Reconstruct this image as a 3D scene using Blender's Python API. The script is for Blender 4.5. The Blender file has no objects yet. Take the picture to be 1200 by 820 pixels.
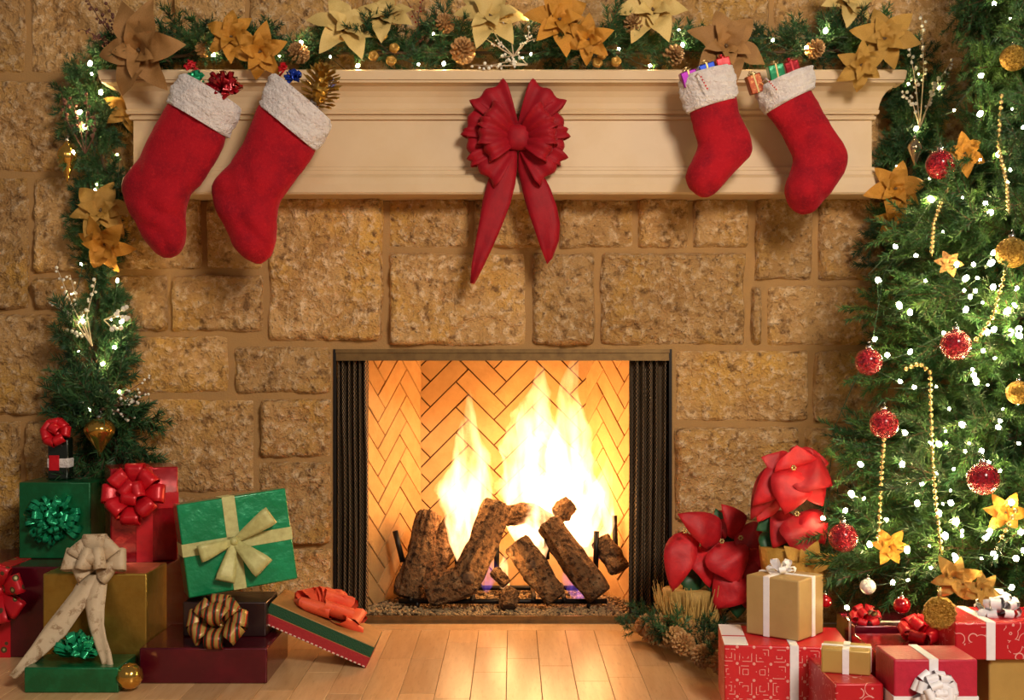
import bpy, bmesh, math, random
from mathutils import Vector, Matrix, Euler, noise
S = bpy.context.scene
C = S.collection
R = math.radians
PI = math.pi

# ------------------------------------------------------------------ camera, world, lights
F = 1417.4            # focal length in pixels of a 1200 px wide frame
D = 3.8               # camera to wall face (Y = 0)
HZ = 430              # horizon row
H = 300 / 373.0       # camera height, floor meets the wall on row 730
cd = bpy.data.cameras.new('camera'); cam = bpy.data.objects.new('camera', cd); C.objects.link(cam)
cam.location = (0, -D, H); cam.rotation_euler = (PI / 2, 0, 0)
cd.sensor_width = 36; cd.lens = F / 1200 * 36; cd.shift_y = (HZ - 410) / 1200
S.camera = cam
w = bpy.data.worlds.new('room_ambient'); S.world = w; w.use_nodes = True
bg = w.node_tree.nodes['Background']; bg.inputs[0].default_value = (1, .86, .70, 1); bg.inputs[1].default_value = 0.13
S.view_settings.view_transform = 'Standard'; S.view_settings.look = 'None'
S.view_settings.gamma = 1; S.view_settings.use_curve_mapping = False; S.view_settings.exposure = 0.0


def area_light(name, loc, target, size, watt, col):
    l = bpy.data.lights.new(name, 'AREA'); l.shape = 'DISK'; l.size = size; l.energy = watt; l.color = col
    o = bpy.data.objects.new(name, l); C.objects.link(o); o.location = loc
    o.rotation_euler = (Vector(target) - Vector(loc)).to_track_quat('-Z', 'Y').to_euler()
    return o


area_light('room_lamp_key', (1.25, -4.1, 2.5), (0.35, 0, .8), .9, 128, (1, .87, .72))
area_light('added_fill_light', (-1.6, -4.6, 2.5), (-.4, 0, .8), 1.4, 9, (1, .86, .72))  # weak unseen fill added from the left, not a lamp of the room


# ------------------------------------------------------------------ helpers
def W(px, py, Y):
    d = D + Y
    return Vector(((px - 600) / F * d, Y, H + (HZ - py) / F * d))


def XP(px, Y): return (px - 600) / F * (D + Y)
def ZP(py, Y): return H + (HZ - py) / F * (D + Y)
def PM(n, Y): return n * (D + Y) / F


def lerp(a, b, t): return a + (b - a) * t
def sstep(x): x = max(0, min(1, x)); return x * x * (3 - 2 * x)


class MB:
    def __init__(s): s.v = []; s.f = []; s.m = []

    def add(s, vs, fs, mi=0):
        n = len(s.v); s.v += [tuple(p) for p in vs]; s.f += [tuple(i + n for i in f) for f in fs]; s.m += [mi] * len(fs)

    def box(s, lo, hi, mi=0):
        (a, b, c), (d, e, f) = lo, hi
        s.add([(a, b, c), (d, b, c), (d, e, c), (a, e, c), (a, b, f), (d, b, f), (d, e, f), (a, e, f)],
              [(3, 2, 1, 0), (4, 5, 6, 7), (0, 1, 5, 4), (1, 2, 6, 5), (2, 3, 7, 6), (3, 0, 4, 7)], mi)

    def rings(s, rings, cap=True, mi=0, closed=True):
        n = len(rings[0]); vs = [p for r in rings for p in r]; fs = []
        for i in range(len(rings) - 1):
            for j in range(n if closed else n - 1):
                k = (j + 1) % n
                fs.append((i * n + j, i * n + k, (i + 1) * n + k, (i + 1) * n + j))
        if cap:
            fs.append(tuple(range(n - 1, -1, -1))); fs.append(tuple((len(rings) - 1) * n + j for j in range(n)))
        s.add(vs, fs, mi)

    def tube(s, pts, rad, n=6, mi=0, cap=True):
        pts = [Vector(p) for p in pts]
        if not isinstance(rad, (list, tuple)): rad = [rad] * len(pts)
        rings = []; up = None
        for i, p in enumerate(pts):
            t = (pts[min(i + 1, len(pts) - 1)] - pts[max(i - 1, 0)]).normalized()
            if up is None: up = Vector((0, 0, 1)) if abs(t.z) < .9 else Vector((1, 0, 0))
            a = t.cross(up).normalized(); up = a.cross(t).normalized()
            rings.append([p + (a * math.cos(2 * PI * k / n) + up * math.sin(2 * PI * k / n)) * rad[i] for k in range(n)])
        s.rings(rings, cap, mi)

    def ball(s, c, r, nu=8, nv=6, mi=0, sc=(1, 1, 1)):
        c = Vector(c); vs = [c + Vector((0, 0, r * sc[2]))]; fs = []
        for i in range(1, nv):
            th = PI * i / nv
            for j in range(nu):
                ph = 2 * PI * j / nu
                vs.append(c + Vector((r * sc[0] * math.sin(th) * math.cos(ph), r * sc[1] * math.sin(th) * math.sin(ph), r * sc[2] * math.cos(th))))
        vs.append(c - Vector((0, 0, r * sc[2]))); e = len(vs) - 1
        for j in range(nu):
            k = (j + 1) % nu
            fs.append((0, 1 + j, 1 + k)); fs.append((e, e - nu + k, e - nu + j))
            for i in range(nv - 2):
                a = 1 + i * nu
                fs.append((a + j, a + nu + j, a + nu + k, a + k))
        s.add(vs, fs, mi)

    def lathe(s, prof, n=20, mi=0, lobes=0, amp=0):
        rings = [[(r * (1 + amp * math.cos(lobes * 2 * PI * k / n)) * math.cos(2 * PI * k / n), r * (1 + amp * math.cos(lobes * 2 * PI * k / n)) * math.sin(2 * PI * k / n), z) for k in range(n)] for r, z in prof]
        s.rings(rings, True, mi)

    def mesh(s, name, mats, smooth=True):
        me = bpy.data.meshes.new(name); me.from_pydata(s.v, [], s.f)
        if not isinstance(mats, (list, tuple)): mats = [mats]
        for m in mats: me.materials.append(M[m] if isinstance(m, str) else m)
        me.polygons.foreach_set('material_index', s.m)
        me.polygons.foreach_set('use_smooth', [smooth] * len(s.f))
        me.update()
        return me

    def obj(s, name, mats, parent=None, smooth=True, loc=None, rot=None):
        return ob(name, s.mesh(name, mats, smooth), parent, loc, rot)


def ob(name, me, parent=None, loc=None, rot=None, scale=None):
    o = bpy.data.objects.new(name, me); C.objects.link(o); o.parent = parent
    if loc is not None: o.location = loc
    if rot is not None: o.rotation_euler = rot
    if scale is not None: o.scale = (scale,) * 3 if isinstance(scale, (int, float)) else scale
    return o


def tag(o, label, cat, group=None, kind=None):
    o['label'] = label; o['category'] = cat
    if group: o['group'] = group
    if kind: o['kind'] = kind
    return o


def thing(name, label, cat, loc=(0, 0, 0), rot=(0, 0, 0), group=None, scale=None):
    return tag(ob(name, None, None, loc, rot, scale), label, cat, group)


def struct(o): o['kind'] = 'structure'; return o


def solid(o, t, off=0):
    m = o.modifiers.new('thickness', 'SOLIDIFY'); m.thickness = t; m.offset = off; return o


def rbox(name, size, bev, mat, parent=None, seg=2, smooth=True):
    """bevelled box, base centre at the origin"""
    bm = bmesh.new(); bmesh.ops.create_cube(bm, size=1)
    for v in bm.verts: v.co = Vector((v.co.x * size[0], v.co.y * size[1], (v.co.z + .5) * size[2]))
    if bev: bmesh.ops.bevel(bm, geom=bm.edges[:], offset=bev, segments=seg, affect='EDGES', profile=.5)
    me = bpy.data.meshes.new(name); bm.to_mesh(me); bm.free(); me.materials.append(M[mat])
    if smooth:
        for p in me.polygons: p.use_smooth = len(p.vertices) < 5 and p.area < bev * max(size) * 1.5
    return ob(name, me, parent)


# ------------------------------------------------------------------ materials
M = {}


def mk(name, col, rough=.5, metal=0, var=None, rv=0, bump=None, bump2=None, sheen=0, coat=0, coord='pos', emit=None, spec=.5, trans=0, aniso=None):
    """var=(scale,(r,g,b),lo,hi): second colour through noise; rv: brightness change per object"""
    m = bpy.data.materials.new(name); m.use_nodes = True; nt = m.node_tree; N = nt.nodes; L = nt.links
    b = N['Principled BSDF']; b.inputs['Roughness'].default_value = rough; b.inputs['Metallic'].default_value = metal
    b.inputs['Specular IOR Level'].default_value = spec
    b.inputs['Base Color'].default_value = (*col, 1)
    if sheen: b.inputs['Sheen Weight'].default_value = sheen; b.inputs['Sheen Roughness'].default_value = .4; b.inputs['Sheen Tint'].default_value = (*[min(1, c * 1.3 + .12) for c in col], 1)
    if coat: b.inputs['Coat Weight'].default_value = coat; b.inputs['Coat Roughness'].default_value = .12
    if trans: b.inputs['Transmission Weight'].default_value = trans
    if coord == 'pos': co = N.new('ShaderNodeNewGeometry').outputs['Position']
    else: co = N.new('ShaderNodeTexCoord').outputs['Object']
    if aniso:
        mp = N.new('ShaderNodeMapping'); mp.inputs['Scale'].default_value = aniso; L.new(co, mp.inputs['Vector']); co = mp.outputs[0]
    out = None
    if var:
        vs = var if isinstance(var, list) else [var]
        for (sc, c2, lo, hi) in vs:
            n = N.new('ShaderNodeTexNoise'); n.inputs['Scale'].default_value = sc; n.inputs['Detail'].default_value = 6; n.inputs['Roughness'].default_value = .62
            L.new(co, n.inputs['Vector'])
            mr = N.new('ShaderNodeMapRange'); mr.inputs['From Min'].default_value = lo; mr.inputs['From Max'].default_value = hi; L.new(n.outputs[0], mr.inputs[0])
            mx = N.new('ShaderNodeMix'); mx.data_type = 'RGBA'; L.new(mr.outputs[0], mx.inputs[0])
            if out is None: mx.inputs[6].default_value = (*col, 1)
            else: L.new(out, mx.inputs[6])
            mx.inputs[7].default_value = (*c2, 1); out = mx.outputs[2]
    if rv:
        oi = N.new('ShaderNodeObjectInfo'); mr = N.new('ShaderNodeMapRange'); mr.inputs['To Min'].default_value = 1 - rv; mr.inputs['To Max'].default_value = 1 + rv; L.new(oi.outputs['Random'], mr.inputs[0])
        hs = N.new('ShaderNodeHueSaturation'); L.new(mr.outputs[0], hs.inputs['Value'])
        if out is None: hs.inputs['Color'].default_value = (*col, 1)
        else: L.new(out, hs.inputs['Color'])
        out = hs.outputs[0]
    if out is not None: L.new(out, b.inputs['Base Color'])
    nrm = None
    for bp in (bump, bump2):
        if bp:
            n = N.new('ShaderNodeTexNoise'); n.inputs['Scale'].default_value = bp[0]; n.inputs['Detail'].default_value = 5; L.new(co, n.inputs['Vector'])
            bu = N.new('ShaderNodeBump'); bu.inputs['Strength'].default_value = bp[1]; bu.inputs['Distance'].default_value = bp[2] if len(bp) > 2 else .01
            L.new(n.outputs[0], bu.inputs['Height'])
            if nrm: L.new(nrm, bu.inputs['Normal'])
            nrm = bu.outputs[0]
    if nrm: L.new(nrm, b.inputs['Normal'])
    if emit: b.inputs['Emission Color'].default_value = (*emit[0], 1); b.inputs['Emission Strength'].default_value = emit[1]
    M[name] = m
    return m


mk('stone', (.54, .315, .125), .92, var=[(7, (.42, .225, .080), .42, .62), (3.4, (.60, .33, .08), .50, .66), (45, (.76, .54, .32), .50, .68), (32, (.20, .10, .038), .54, .68), (90, (.14, .072, .028), .60, .72)], rv=.2, bump=(45, .9, .022), bump2=(130, .8, .010), spec=.25)
mk('mortar', (.40, .225, .085), .95, var=(30, (.36, .21, .085), .4, .7), bump=(150, .5, .004), spec=.2)
mk('mantel_paint', (.68, .50, .31), .48, var=(5, (.62, .43, .235), .4, .75), bump=(30, .05, .004), spec=.4)
mk('floor_wood', (.62, .36, .165), .30, var=[(5, (.72, .46, .24), .4, .7), (16, (.48, .25, .10), .55, .75)], rv=.17, bump=(60, .06, .003), aniso=(9, 1, 1))
mk('dark_gap', (.12, .055, .02), .9)
mk('plush_red', (.40, .005, .014), .85, var=[(11, (.22, .003, .012), .42, .66), (130, (.50, .012, .020), .5, .8)], sheen=.5, bump=(260, .5, .006), spec=.2)  # dark noise blotches put the stockings' shading into the plush colour
mk('fur_white', (.83, .74, .71), .95, var=(40, (.70, .58, .56), .45, .75), sheen=.6, bump=(130, .9, .012), bump2=(420, .6, .004), spec=.1)
mk('velvet_red', (.34, .003, .012), .62, var=(30, (.25, .002, .010), .4, .7), sheen=.3, bump=(300, .15, .003), spec=.25)
mk('foil_green', (.004, .115, .035), .30, .35, var=(18, (.006, .20, .07), .45, .75), bump=(26, .25, .01), coat=.4)
mk('foil_green_bright', (.002, .22, .075), .28, .25, var=(12, (.004, .31, .12), .42, .75), bump=(24, .35, .012), coat=.6)
mk('tinsel_green', (.015, .36, .16), .28, .45, bump=(60, .3, .01))
mk('foil_maroon', (.095, .003, .012), .24, .40, var=(14, (.15, .005, .016), .45, .75), bump=(14, .2, .01), coat=.5)
mk('foil_red', (.40, .003, .012), .22, .45, var=(14, (.27, .003, .012), .45, .75), bump=(20, .3, .012), coat=.5)
mk('foil_gold', (.44, .27, .05), .30, .75, var=(20, (.34, .19, .03), .4, .7), bump=(30, .2, .008))
mk('foil_dark', (.03, .012, .012), .35, .3, bump=(20, .2, .01), coat=.4)
mk('satin_red', (.66, .008, .018), .34, .15, var=(24, (.48, .004, .012), .4, .7), bump=(40, .2, .006))
mk('sheer_orange', (.85, .12, .045), .45, var=(20, (.75, .06, .03), .4, .7), sheen=.3)
mk('sheer_gold', (.52, .50, .20), .5, .1, var=(60, (.40, .36, .13), .4, .7), sheen=.4)
mk('ribbon_cream', (.56, .42, .27), .6, var=[(45, (.24, .13, .055), .54, .60), (90, (.60, .47, .30), .5, .7)], sheen=.3)
mk('ribbon_white', (.84, .81, .84), .42, var=(40, (.74, .70, .74), .45, .75), sheen=.2)
mk('paper_kraft', (.44, .28, .105), .55, var=(10, (.38, .235, .085), .4, .7), bump=(18, .12, .008))
mk('paper_gold', (.50, .32, .09), .42, .25, var=(10, (.42, .26, .07), .4, .7), bump=(18, .12, .008))
mk('paper_crimson', (.50, .014, .045), .42, var=(60, (.42, .010, .036), .4, .7), bump=(120, .3, .004))
mk('paper_white', (.82, .78, .78), .5)
mk('stripe_green', (.012, .07, .025), .8, bump=(300, .6, .006))
mk('stripe_red', (.36, .012, .016), .7, bump=(120, .4, .004))
mk('trim_dash', (.75, .55, .45), .6)
mk('tan_top', (.45, .22, .06), .6, var=(20, (.36, .17, .045), .4, .7))
mk('needle', (.022, .085, .025), .5, var=[(9, (.105, .215, .045), .42, .68), (60, (.010, .036, .014), .50, .70)], rv=.35, spec=.35)
mk('needle_dark', (.018, .070, .026), .5, var=[(10, (.055, .13, .034), .45, .7)], rv=.35, spec=.35)
mk('twig', (.07, .035, .015), .8)
mk('bark', (.13, .07, .035), .9, bump=(60, .6, .01))
mk('petal_gold', (.52, .29, .055), .42, .35, var=[(40, (.40, .19, .03), .45, .72)], rv=.12, bump=(90, .4, .006), coord='obj')
mk('petal_bronze', (.40, .20, .06), .55, .15, var=[(40, (.31, .14, .04), .45, .72)], rv=.12, bump=(90, .4, .006), coord='obj')
mk('petal_cream', (.68, .49, .17), .5, .1, var=[(40, (.58, .37, .10), .45, .72)], rv=.12, bump=(90, .3, .006), coord='obj')
mk('petal_orange', (.62, .28, .03), .42, .3, var=[(40, (.47, .18, .02), .45, .72)], rv=.12, bump=(90, .4, .006), coord='obj')
mk('petal_red', (.50, .006, .012), .6, var=[(22, (.33, .003, .010), .42, .72)], rv=.25, sheen=.3, bump=(50, .25, .006), coord='obj')
mk('leaf_green', (.015, .085, .03), .5, rv=.2)
mk('leaf_dark', (.05, .010, .012), .6)
mk('stamen_dark', (.09, .05, .02), .6, var=(200, (.35, .2, .06), .55, .65))
mk('glitter_gold', (.60, .36, .07), .28, .85, var=(160, (.30, .15, .02), .45, .6), bump=(220, 1, .01), coord='obj')
mk('glitter_red', (.45, .004, .020), .22, .55, var=(120, (.16, .001, .010), .45, .6), bump=(150, 1, .012), coord='obj', coat=.5)
mk('glass_red', (.48, .003, .012), .08, .45, coat=1)
mk('glass_gold', (.66, .38, .08), .16, .9, bump=(16, .15, .01), coord='obj')
mk('glass_champagne', (.62, .48, .30), .15, .85, coord='obj')
mk('pearl_white', (.80, .76, .68), .3, coat=.5)
mk('glitter_white', (.80, .77, .70), .4, .2, bump=(200, .8, .006), coord='obj')
mk('silver', (.75, .72, .68), .22, 1)
mk('bead_gold', (.62, .45, .19), .25, .6)
mk('cone', (.36, .18, .06), .6, var=(60, (.56, .34, .13), .5, .7), rv=.2)
mk('cone_gold', (.52, .32, .07), .3, .8)
mk('berry_red', (.32, .006, .012), .25, coat=.6)
mk('twig_red', (.13, .045, .03), .7)
mk('twig_pale', (.62, .50, .36), .6)
mk('straw', (.50, .31, .08), .7, rv=.2, var=(50, (.36, .2, .04), .4, .7))
mk('black_metal', (.018, .014, .012), .45, .7)
mk('brass_dull', (.20, .115, .04), .45, .7, var=(30, (.13, .07, .025), .4, .7))
mk('firebrick', (.56, .32, .115), .85, var=(20, (.48, .26, .085), .4, .7), rv=.10, bump=(90, .3, .004))
mk('firebrick_joint', (.12, .06, .02), .95)
mk('soot', (.06, .035, .02), .95)
mk('log_bark', (.17, .085, .036), .95, var=[(30, (.42, .25, .12), .52, .70), (60, (.03, .014, .007), .48, .62)], bump=(60, 1, .03), spec=.2)  # tan noise patches put front-lit highlights into the bark colour
mk('log_end', (.07, .036, .018), .9, var=(60, (.16, .09, .045), .45, .7), bump=(80, .8, .008))
mk('gravel', (.40, .27, .13), .9, var=(90, (.14, .085, .045), .45, .65))
mk('wire_green', (.01, .04, .015), .5)
mk('bulb', (1, .9, .6), .4, emit=((1, .76, .34), 160))
mk('bulb_cool', (1, .95, .85), .4, emit=((1, .90, .66), 30))
mk('tinsel_blue', (.02, .06, .42), .25, .6)
mk('tinsel_purple', (.28, .02, .30), .25, .6)
mk('tinsel_rust', (.32, .06, .02), .3, .6, var=(140, (.55, .25, .08), .5, .65))
mk('tinsel_silver', (.28, .26, .25), .3, .8)
mk('candy_stripe', (.80, .62, .58), .4)
mk('bottle_dark', (.008, .012, .008), .2, coat=.5)


def nodes(name, rough=.5, metal=0):
    m = bpy.data.materials.new(name); m.use_nodes = True; M[name] = m
    b = m.node_tree.nodes['Principled BSDF']; b.inputs['Roughness'].default_value = rough; b.inputs['Metallic'].default_value = metal
    return m.node_tree, m.node_tree.nodes, m.node_tree.links, b


def mth(nt, op, a, b=None, c=None):
    n = nt.nodes.new('ShaderNodeMath'); n.operation = op
    for i, x in enumerate((a, b, c)):
        if x is None: continue
        if isinstance(x, (int, float)): n.inputs[i].default_value = x
        else: nt.links.new(x, n.inputs[i])
    return n.outputs[0]


def mixc(nt, fac, a, b):
    mx = nt.nodes.new('ShaderNodeMix'); mx.data_type = 'RGBA'
    if isinstance(fac, (int, float)): mx.inputs[0].default_value = fac
    else: nt.links.new(fac, mx.inputs[0])
    for k, x in ((6, a), (7, b)):
        if isinstance(x, tuple): mx.inputs[k].default_value = (*x, 1)
        else: nt.links.new(x, mx.inputs[k])
    return mx.outputs[2]


# red paper with white square outlines and dots
nt, N, L, b = nodes('paper_squares', .42)
tc = N.new('ShaderNodeTexCoord'); sx = N.new('ShaderNodeSeparateXYZ'); L.new(tc.outputs['Object'], sx.inputs[0])
u = mth(nt, 'MULTIPLY', sx.outputs[0], 26); v = mth(nt, 'MULTIPLY', sx.outputs[2], 26)
fu = mth(nt, 'ABSOLUTE', mth(nt, 'SUBTRACT', mth(nt, 'FRACT', u), .5)); fv = mth(nt, 'ABSOLUTE', mth(nt, 'SUBTRACT', mth(nt, 'FRACT', v), .5))
mxd = mth(nt, 'MAXIMUM', fu, fv)
line = mth(nt, 'LESS_THAN', mth(nt, 'ABSOLUTE', mth(nt, 'SUBTRACT', mxd, .36)), .022)
line2 = mth(nt, 'LESS_THAN', mth(nt, 'ABSOLUTE', mth(nt, 'SUBTRACT', mxd, .16)), .020)
dot = mth(nt, 'LESS_THAN', mth(nt, 'ADD', mth(nt, 'POWER', mth(nt, 'SUBTRACT', fu, .5), 2), mth(nt, 'POWER', mth(nt, 'SUBTRACT', fv, .5), 2)), .008)
no = N.new('ShaderNodeTexNoise'); no.inputs['Scale'].default_value = 45; L.new(tc.outputs['Object'], no.inputs['Vector'])
gate = mth(nt, 'GREATER_THAN', no.outputs[0], .51)
fac = mth(nt, 'MULTIPLY', mth(nt, 'MAXIMUM', mth(nt, 'MULTIPLY', mth(nt, 'MAXIMUM', line, line2), gate), dot), .75)
L.new(mixc(nt, fac, (.56, .012, .02), (.80, .42, .36)), b.inputs['Base Color'])

# red paper with pale scrolling lines
nt, N, L, b = nodes('paper_scroll', .35, .1)
tc = N.new('ShaderNodeTexCoord'); vo = N.new('ShaderNodeTexVoronoi'); vo.inputs['Scale'].default_value = 30; L.new(tc.outputs['Object'], vo.inputs['Vector'])
rg = mth(nt, 'SINE', mth(nt, 'MULTIPLY', vo.outputs['Distance'], 16))
no = N.new('ShaderNodeTexNoise'); no.inputs['Scale'].default_value = 24; L.new(tc.outputs['Object'], no.inputs['Vector'])
fac = mth(nt, 'MULTIPLY', mth(nt, 'MULTIPLY', mth(nt, 'GREATER_THAN', rg, .94), mth(nt, 'GREATER_THAN', no.outputs[0], .48)), .7)
L.new(mixc(nt, fac, (.50, .008, .018), (.85, .5, .46)), b.inputs['Base Color'])

# plaid ribbon: red centre, gold edges, dark lines (u along X of the ribbon's own object)
nt, N, L, b = nodes('ribbon_plaid', .4, .2)
tc = N.new('ShaderNodeTexCoord'); wv = N.new('ShaderNodeTexWave'); wv.inputs['Scale'].default_value = 16; wv.inputs['Distortion'].default_value = 1.5
L.new(tc.outputs['Object'], wv.inputs['Vector'])
no = N.new('ShaderNodeTexVoronoi'); no.inputs['Scale'].default_value = 55; L.new(tc.outputs['Object'], no.inputs['Vector'])
c1 = mixc(nt, mth(nt, 'GREATER_THAN', wv.outputs['Fac'], .55), (.45, .02, .012), (.40, .27, .07))
c2 = mixc(nt, mth(nt, 'LESS_THAN', wv.outputs['Fac'], .22), c1, (.025, .03, .012))
L.new(c2, b.inputs['Base Color'])

# red ribbon with small dark and green sequins
nt, N, L, b = nodes('ribbon_sequin', .4, .15)
tc = N.new('ShaderNodeTexCoord'); no = N.new('ShaderNodeTexVoronoi'); no.inputs['Scale'].default_value = 32; L.new(tc.outputs['Object'], no.inputs['Vector'])
f1 = mth(nt, 'LESS_THAN', no.outputs['Distance'], .30); f2 = mth(nt, 'LESS_THAN', no.outputs['Distance'], .16)
L.new(mixc(nt, f2, mixc(nt, f1, (.55, .008, .018), (.10, .05, .02)), (.35, .33, .12)), b.inputs['Base Color'])

# chain mesh of the spark curtain: woven wire rings, dark, brassy where the ring faces out
nt, N, L, b = nodes('chain_mesh', .42, .35)
tc = N.new('ShaderNodeTexCoord'); sx = N.new('ShaderNodeSeparateXYZ'); L.new(tc.outputs['UV'], sx.inputs[0])
su = mth(nt, 'SINE', mth(nt, 'MULTIPLY', sx.outputs[0], 2 * PI * 11))
row = mth(nt, 'MULTIPLY', sx.outputs[1], 2 * PI * 62)
sv = mth(nt, 'SINE', mth(nt, 'ADD', row, mth(nt, 'MULTIPLY', mth(nt, 'SIGN', su), PI / 2)))
hgt = mth(nt, 'MULTIPLY', mth(nt, 'ABSOLUTE', su), mth(nt, 'ADD', mth(nt, 'MULTIPLY', sv, .5), .5))
ring = mth(nt, 'GREATER_THAN', hgt, .38)
L.new(mixc(nt, ring, (.014, .010, .008), (.36, .235, .125)), b.inputs['Base Color'])
bu = N.new('ShaderNodeBump'); bu.inputs['Strength'].default_value = .8; bu.inputs['Distance'].default_value = .004; L.new(hgt, bu.inputs['Height']); L.new(bu.outputs[0], b.inputs['Normal'])


def flame_mat(name, col, strength, z0, z1, streak=.5, scale=9):
    m = bpy.data.materials.new(name); m.use_nodes = True; nt = m.node_tree; N = nt.nodes; L = nt.links
    N.remove(N['Principled BSDF'])
    em = N.new('ShaderNodeEmission'); em.inputs['Color'].default_value = (*col, 1)
    tc = N.new('ShaderNodeNewGeometry'); mp = N.new('ShaderNodeMapping'); mp.inputs['Scale'].default_value = (2.6, 2.6, .75); L.new(tc.outputs['Position'], mp.inputs[0])
    no = N.new('ShaderNodeTexNoise'); no.inputs['Scale'].default_value = scale; no.inputs['Detail'].default_value = 3; no.inputs['Distortion'].default_value = .6; L.new(mp.outputs[0], no.inputs['Vector'])
    mr = N.new('ShaderNodeMapRange'); mr.inputs['From Min'].default_value = .42 - .2 * (1 - streak); mr.inputs['From Max'].default_value = .66; L.new(no.outputs[0], mr.inputs[0])
    sx = N.new('ShaderNodeSeparateXYZ'); L.new(tc.outputs['Position'], sx.inputs[0])
    gr = N.new('ShaderNodeMapRange'); gr.inputs['From Min'].default_value = z1; gr.inputs['From Max'].default_value = z0; L.new(sx.outputs[2], gr.inputs[0])
    st = mth(nt, 'MULTIPLY', mth(nt, 'MULTIPLY', mr.outputs[0], mth(nt, 'POWER', gr.outputs[0], 1.3)), strength)
    L.new(st, em.inputs['Strength']); L.new(em.outputs[0], N['Material Output'].inputs['Volume'])
    M[name] = m


flame_mat('flame_core', (1, .50, .21), 150, .05, 1.08, .75)
flame_mat('flame_wisp', (1, .34, .08), 6, .2, 1.0, 1, 11)
flame_mat('flame_violet', (.35, .16, 1), 26, .0, .25, .6, 30)

# ------------------------------------------------------------------ setting: floor, wall with stones
rnd = random.Random(11)
fl = MB(); fl.box((-3.2, -4.4, -.06), (3.2, .0, -.004)); floor = struct(fl.obj('floor', 'dark_gap', smooth=False))
plank_me = {}


def plank_mesh(l, wd):
    k = (round(l, 2), wd)
    if k not in plank_me:
        o = rbox('floor_plank', (wd - .0012, l - .0012, .012), .0008, 'floor_wood', seg=1, smooth=False)
        plank_me[k] = o.data; bpy.data.objects.remove(o)
    return plank_me[k]


PW = .088
ob('floor_plank', plank_mesh(0.10, 6.2), floor, (0, -.051, -.012))      # board along the hearth
for i in range(-24, 25):
    y = -.102 - rnd.choice((0, .12, .2, .3)) * 0
    first = True
    while y > -1.75:
        l = rnd.choice((.28, .36, .44, .52, .6)) * (rnd.choice((.45, .7, 1)) if first else 1); first = False
        l = round(l, 2)
        ob('floor_plank', plank_mesh(l, PW), floor, (i * PW + .03, y - l / 2, -.012)); y -= l
for i in range(-24, 25):
    ob('floor_plank', plank_mesh(2.2, PW), floor, (i * PW + .03, -1.0 - 2.3 - .1, -.0125))

OX0, OX1, OZ = XP(391, 0), XP(787, 0), ZP(409, 0)
CX = (OX0 + OX1) / 2
wl = MB()
for lo, hi in (((-2.6, 0, 0), (OX0, .12, 2.3)), ((OX1, 0, 0), (2.6, .12, 2.3)), ((OX0, 0, OZ), (OX1, .12, 2.3))): wl.box(lo, hi)
wall = struct(wl.obj('wall_back', 'mortar', smooth=False))

stones = [(-60, -60, 30, 86), (37, -60, 198, 86), (205, -60, 286, 86), (293, -60, 420, 86), (427, -60, 520, 86), (527, -60, 640, 86), (647, -60, 742, 86), (749, -60, 900, 86), (907, -60, 1010, 86), (1017, -60, 1130, 86), (1137, -60, 1290, 86),
          (-60, 96, 134, 201), (141, 96, 300, 225), (307, 96, 480, 225), (487, 96, 660, 225), (667, 96, 850, 225), (857, 96, 1030, 225), (1038, 96, 1140, 201), (1147, 96, 1290, 201),
          (-60, 208, 34, 362), (41, 208, 131, 319), (41, 326, 131, 362), (-60, 369, 131, 486), (-60, 494, 24, 648), (31, 494, 131, 648), (-60, 655, 131, 740),
          (139, 232, 236, 315), (243, 232, 308, 315), (139, 323, 196, 388), (203, 323, 308, 388), (316, 232, 448, 399),
          (139, 395, 268, 460), (276, 406, 388, 460), (139, 468, 298, 576), (306, 468, 388, 535), (304, 541, 388, 637), (139, 583, 297, 640), (304, 643, 388, 740), (139, 647, 297, 740),
          (456, 232, 549, 290), (556, 232, 649, 290), (457, 297, 616, 404), (624, 297, 696, 404), (656, 232, 742, 290), (748, 232, 806, 290), (704, 297, 872, 404), (813, 232, 877, 290), (885, 232, 951, 328), (959, 232, 1034, 328), (880, 336, 892, 404), (899, 335, 1034, 404),
          (791, 411, 946, 493), (953, 411, 1034, 495), (791, 501, 936, 610), (943, 502, 1034, 610), (791, 617, 900, 740), (908, 617, 1034, 740),
          (1041, 208, 1150, 328), (1157, 208, 1290, 328), (1041, 335, 1190, 404), (1197, 335, 1290, 404), (1041, 411, 1120, 495), (1127, 411, 1290, 495), (1041, 502, 1290, 610), (1041, 617, 1160, 740), (1167, 617, 1290, 740)]
for x0, x1 in ((-240, -67), (1297, 1480)):
    for y0, y1 in ((-60, 86), (96, 201), (208, 362), (369, 486), (494, 610), (617, 740)): stones.append((x0, y0, x1, y1))
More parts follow.
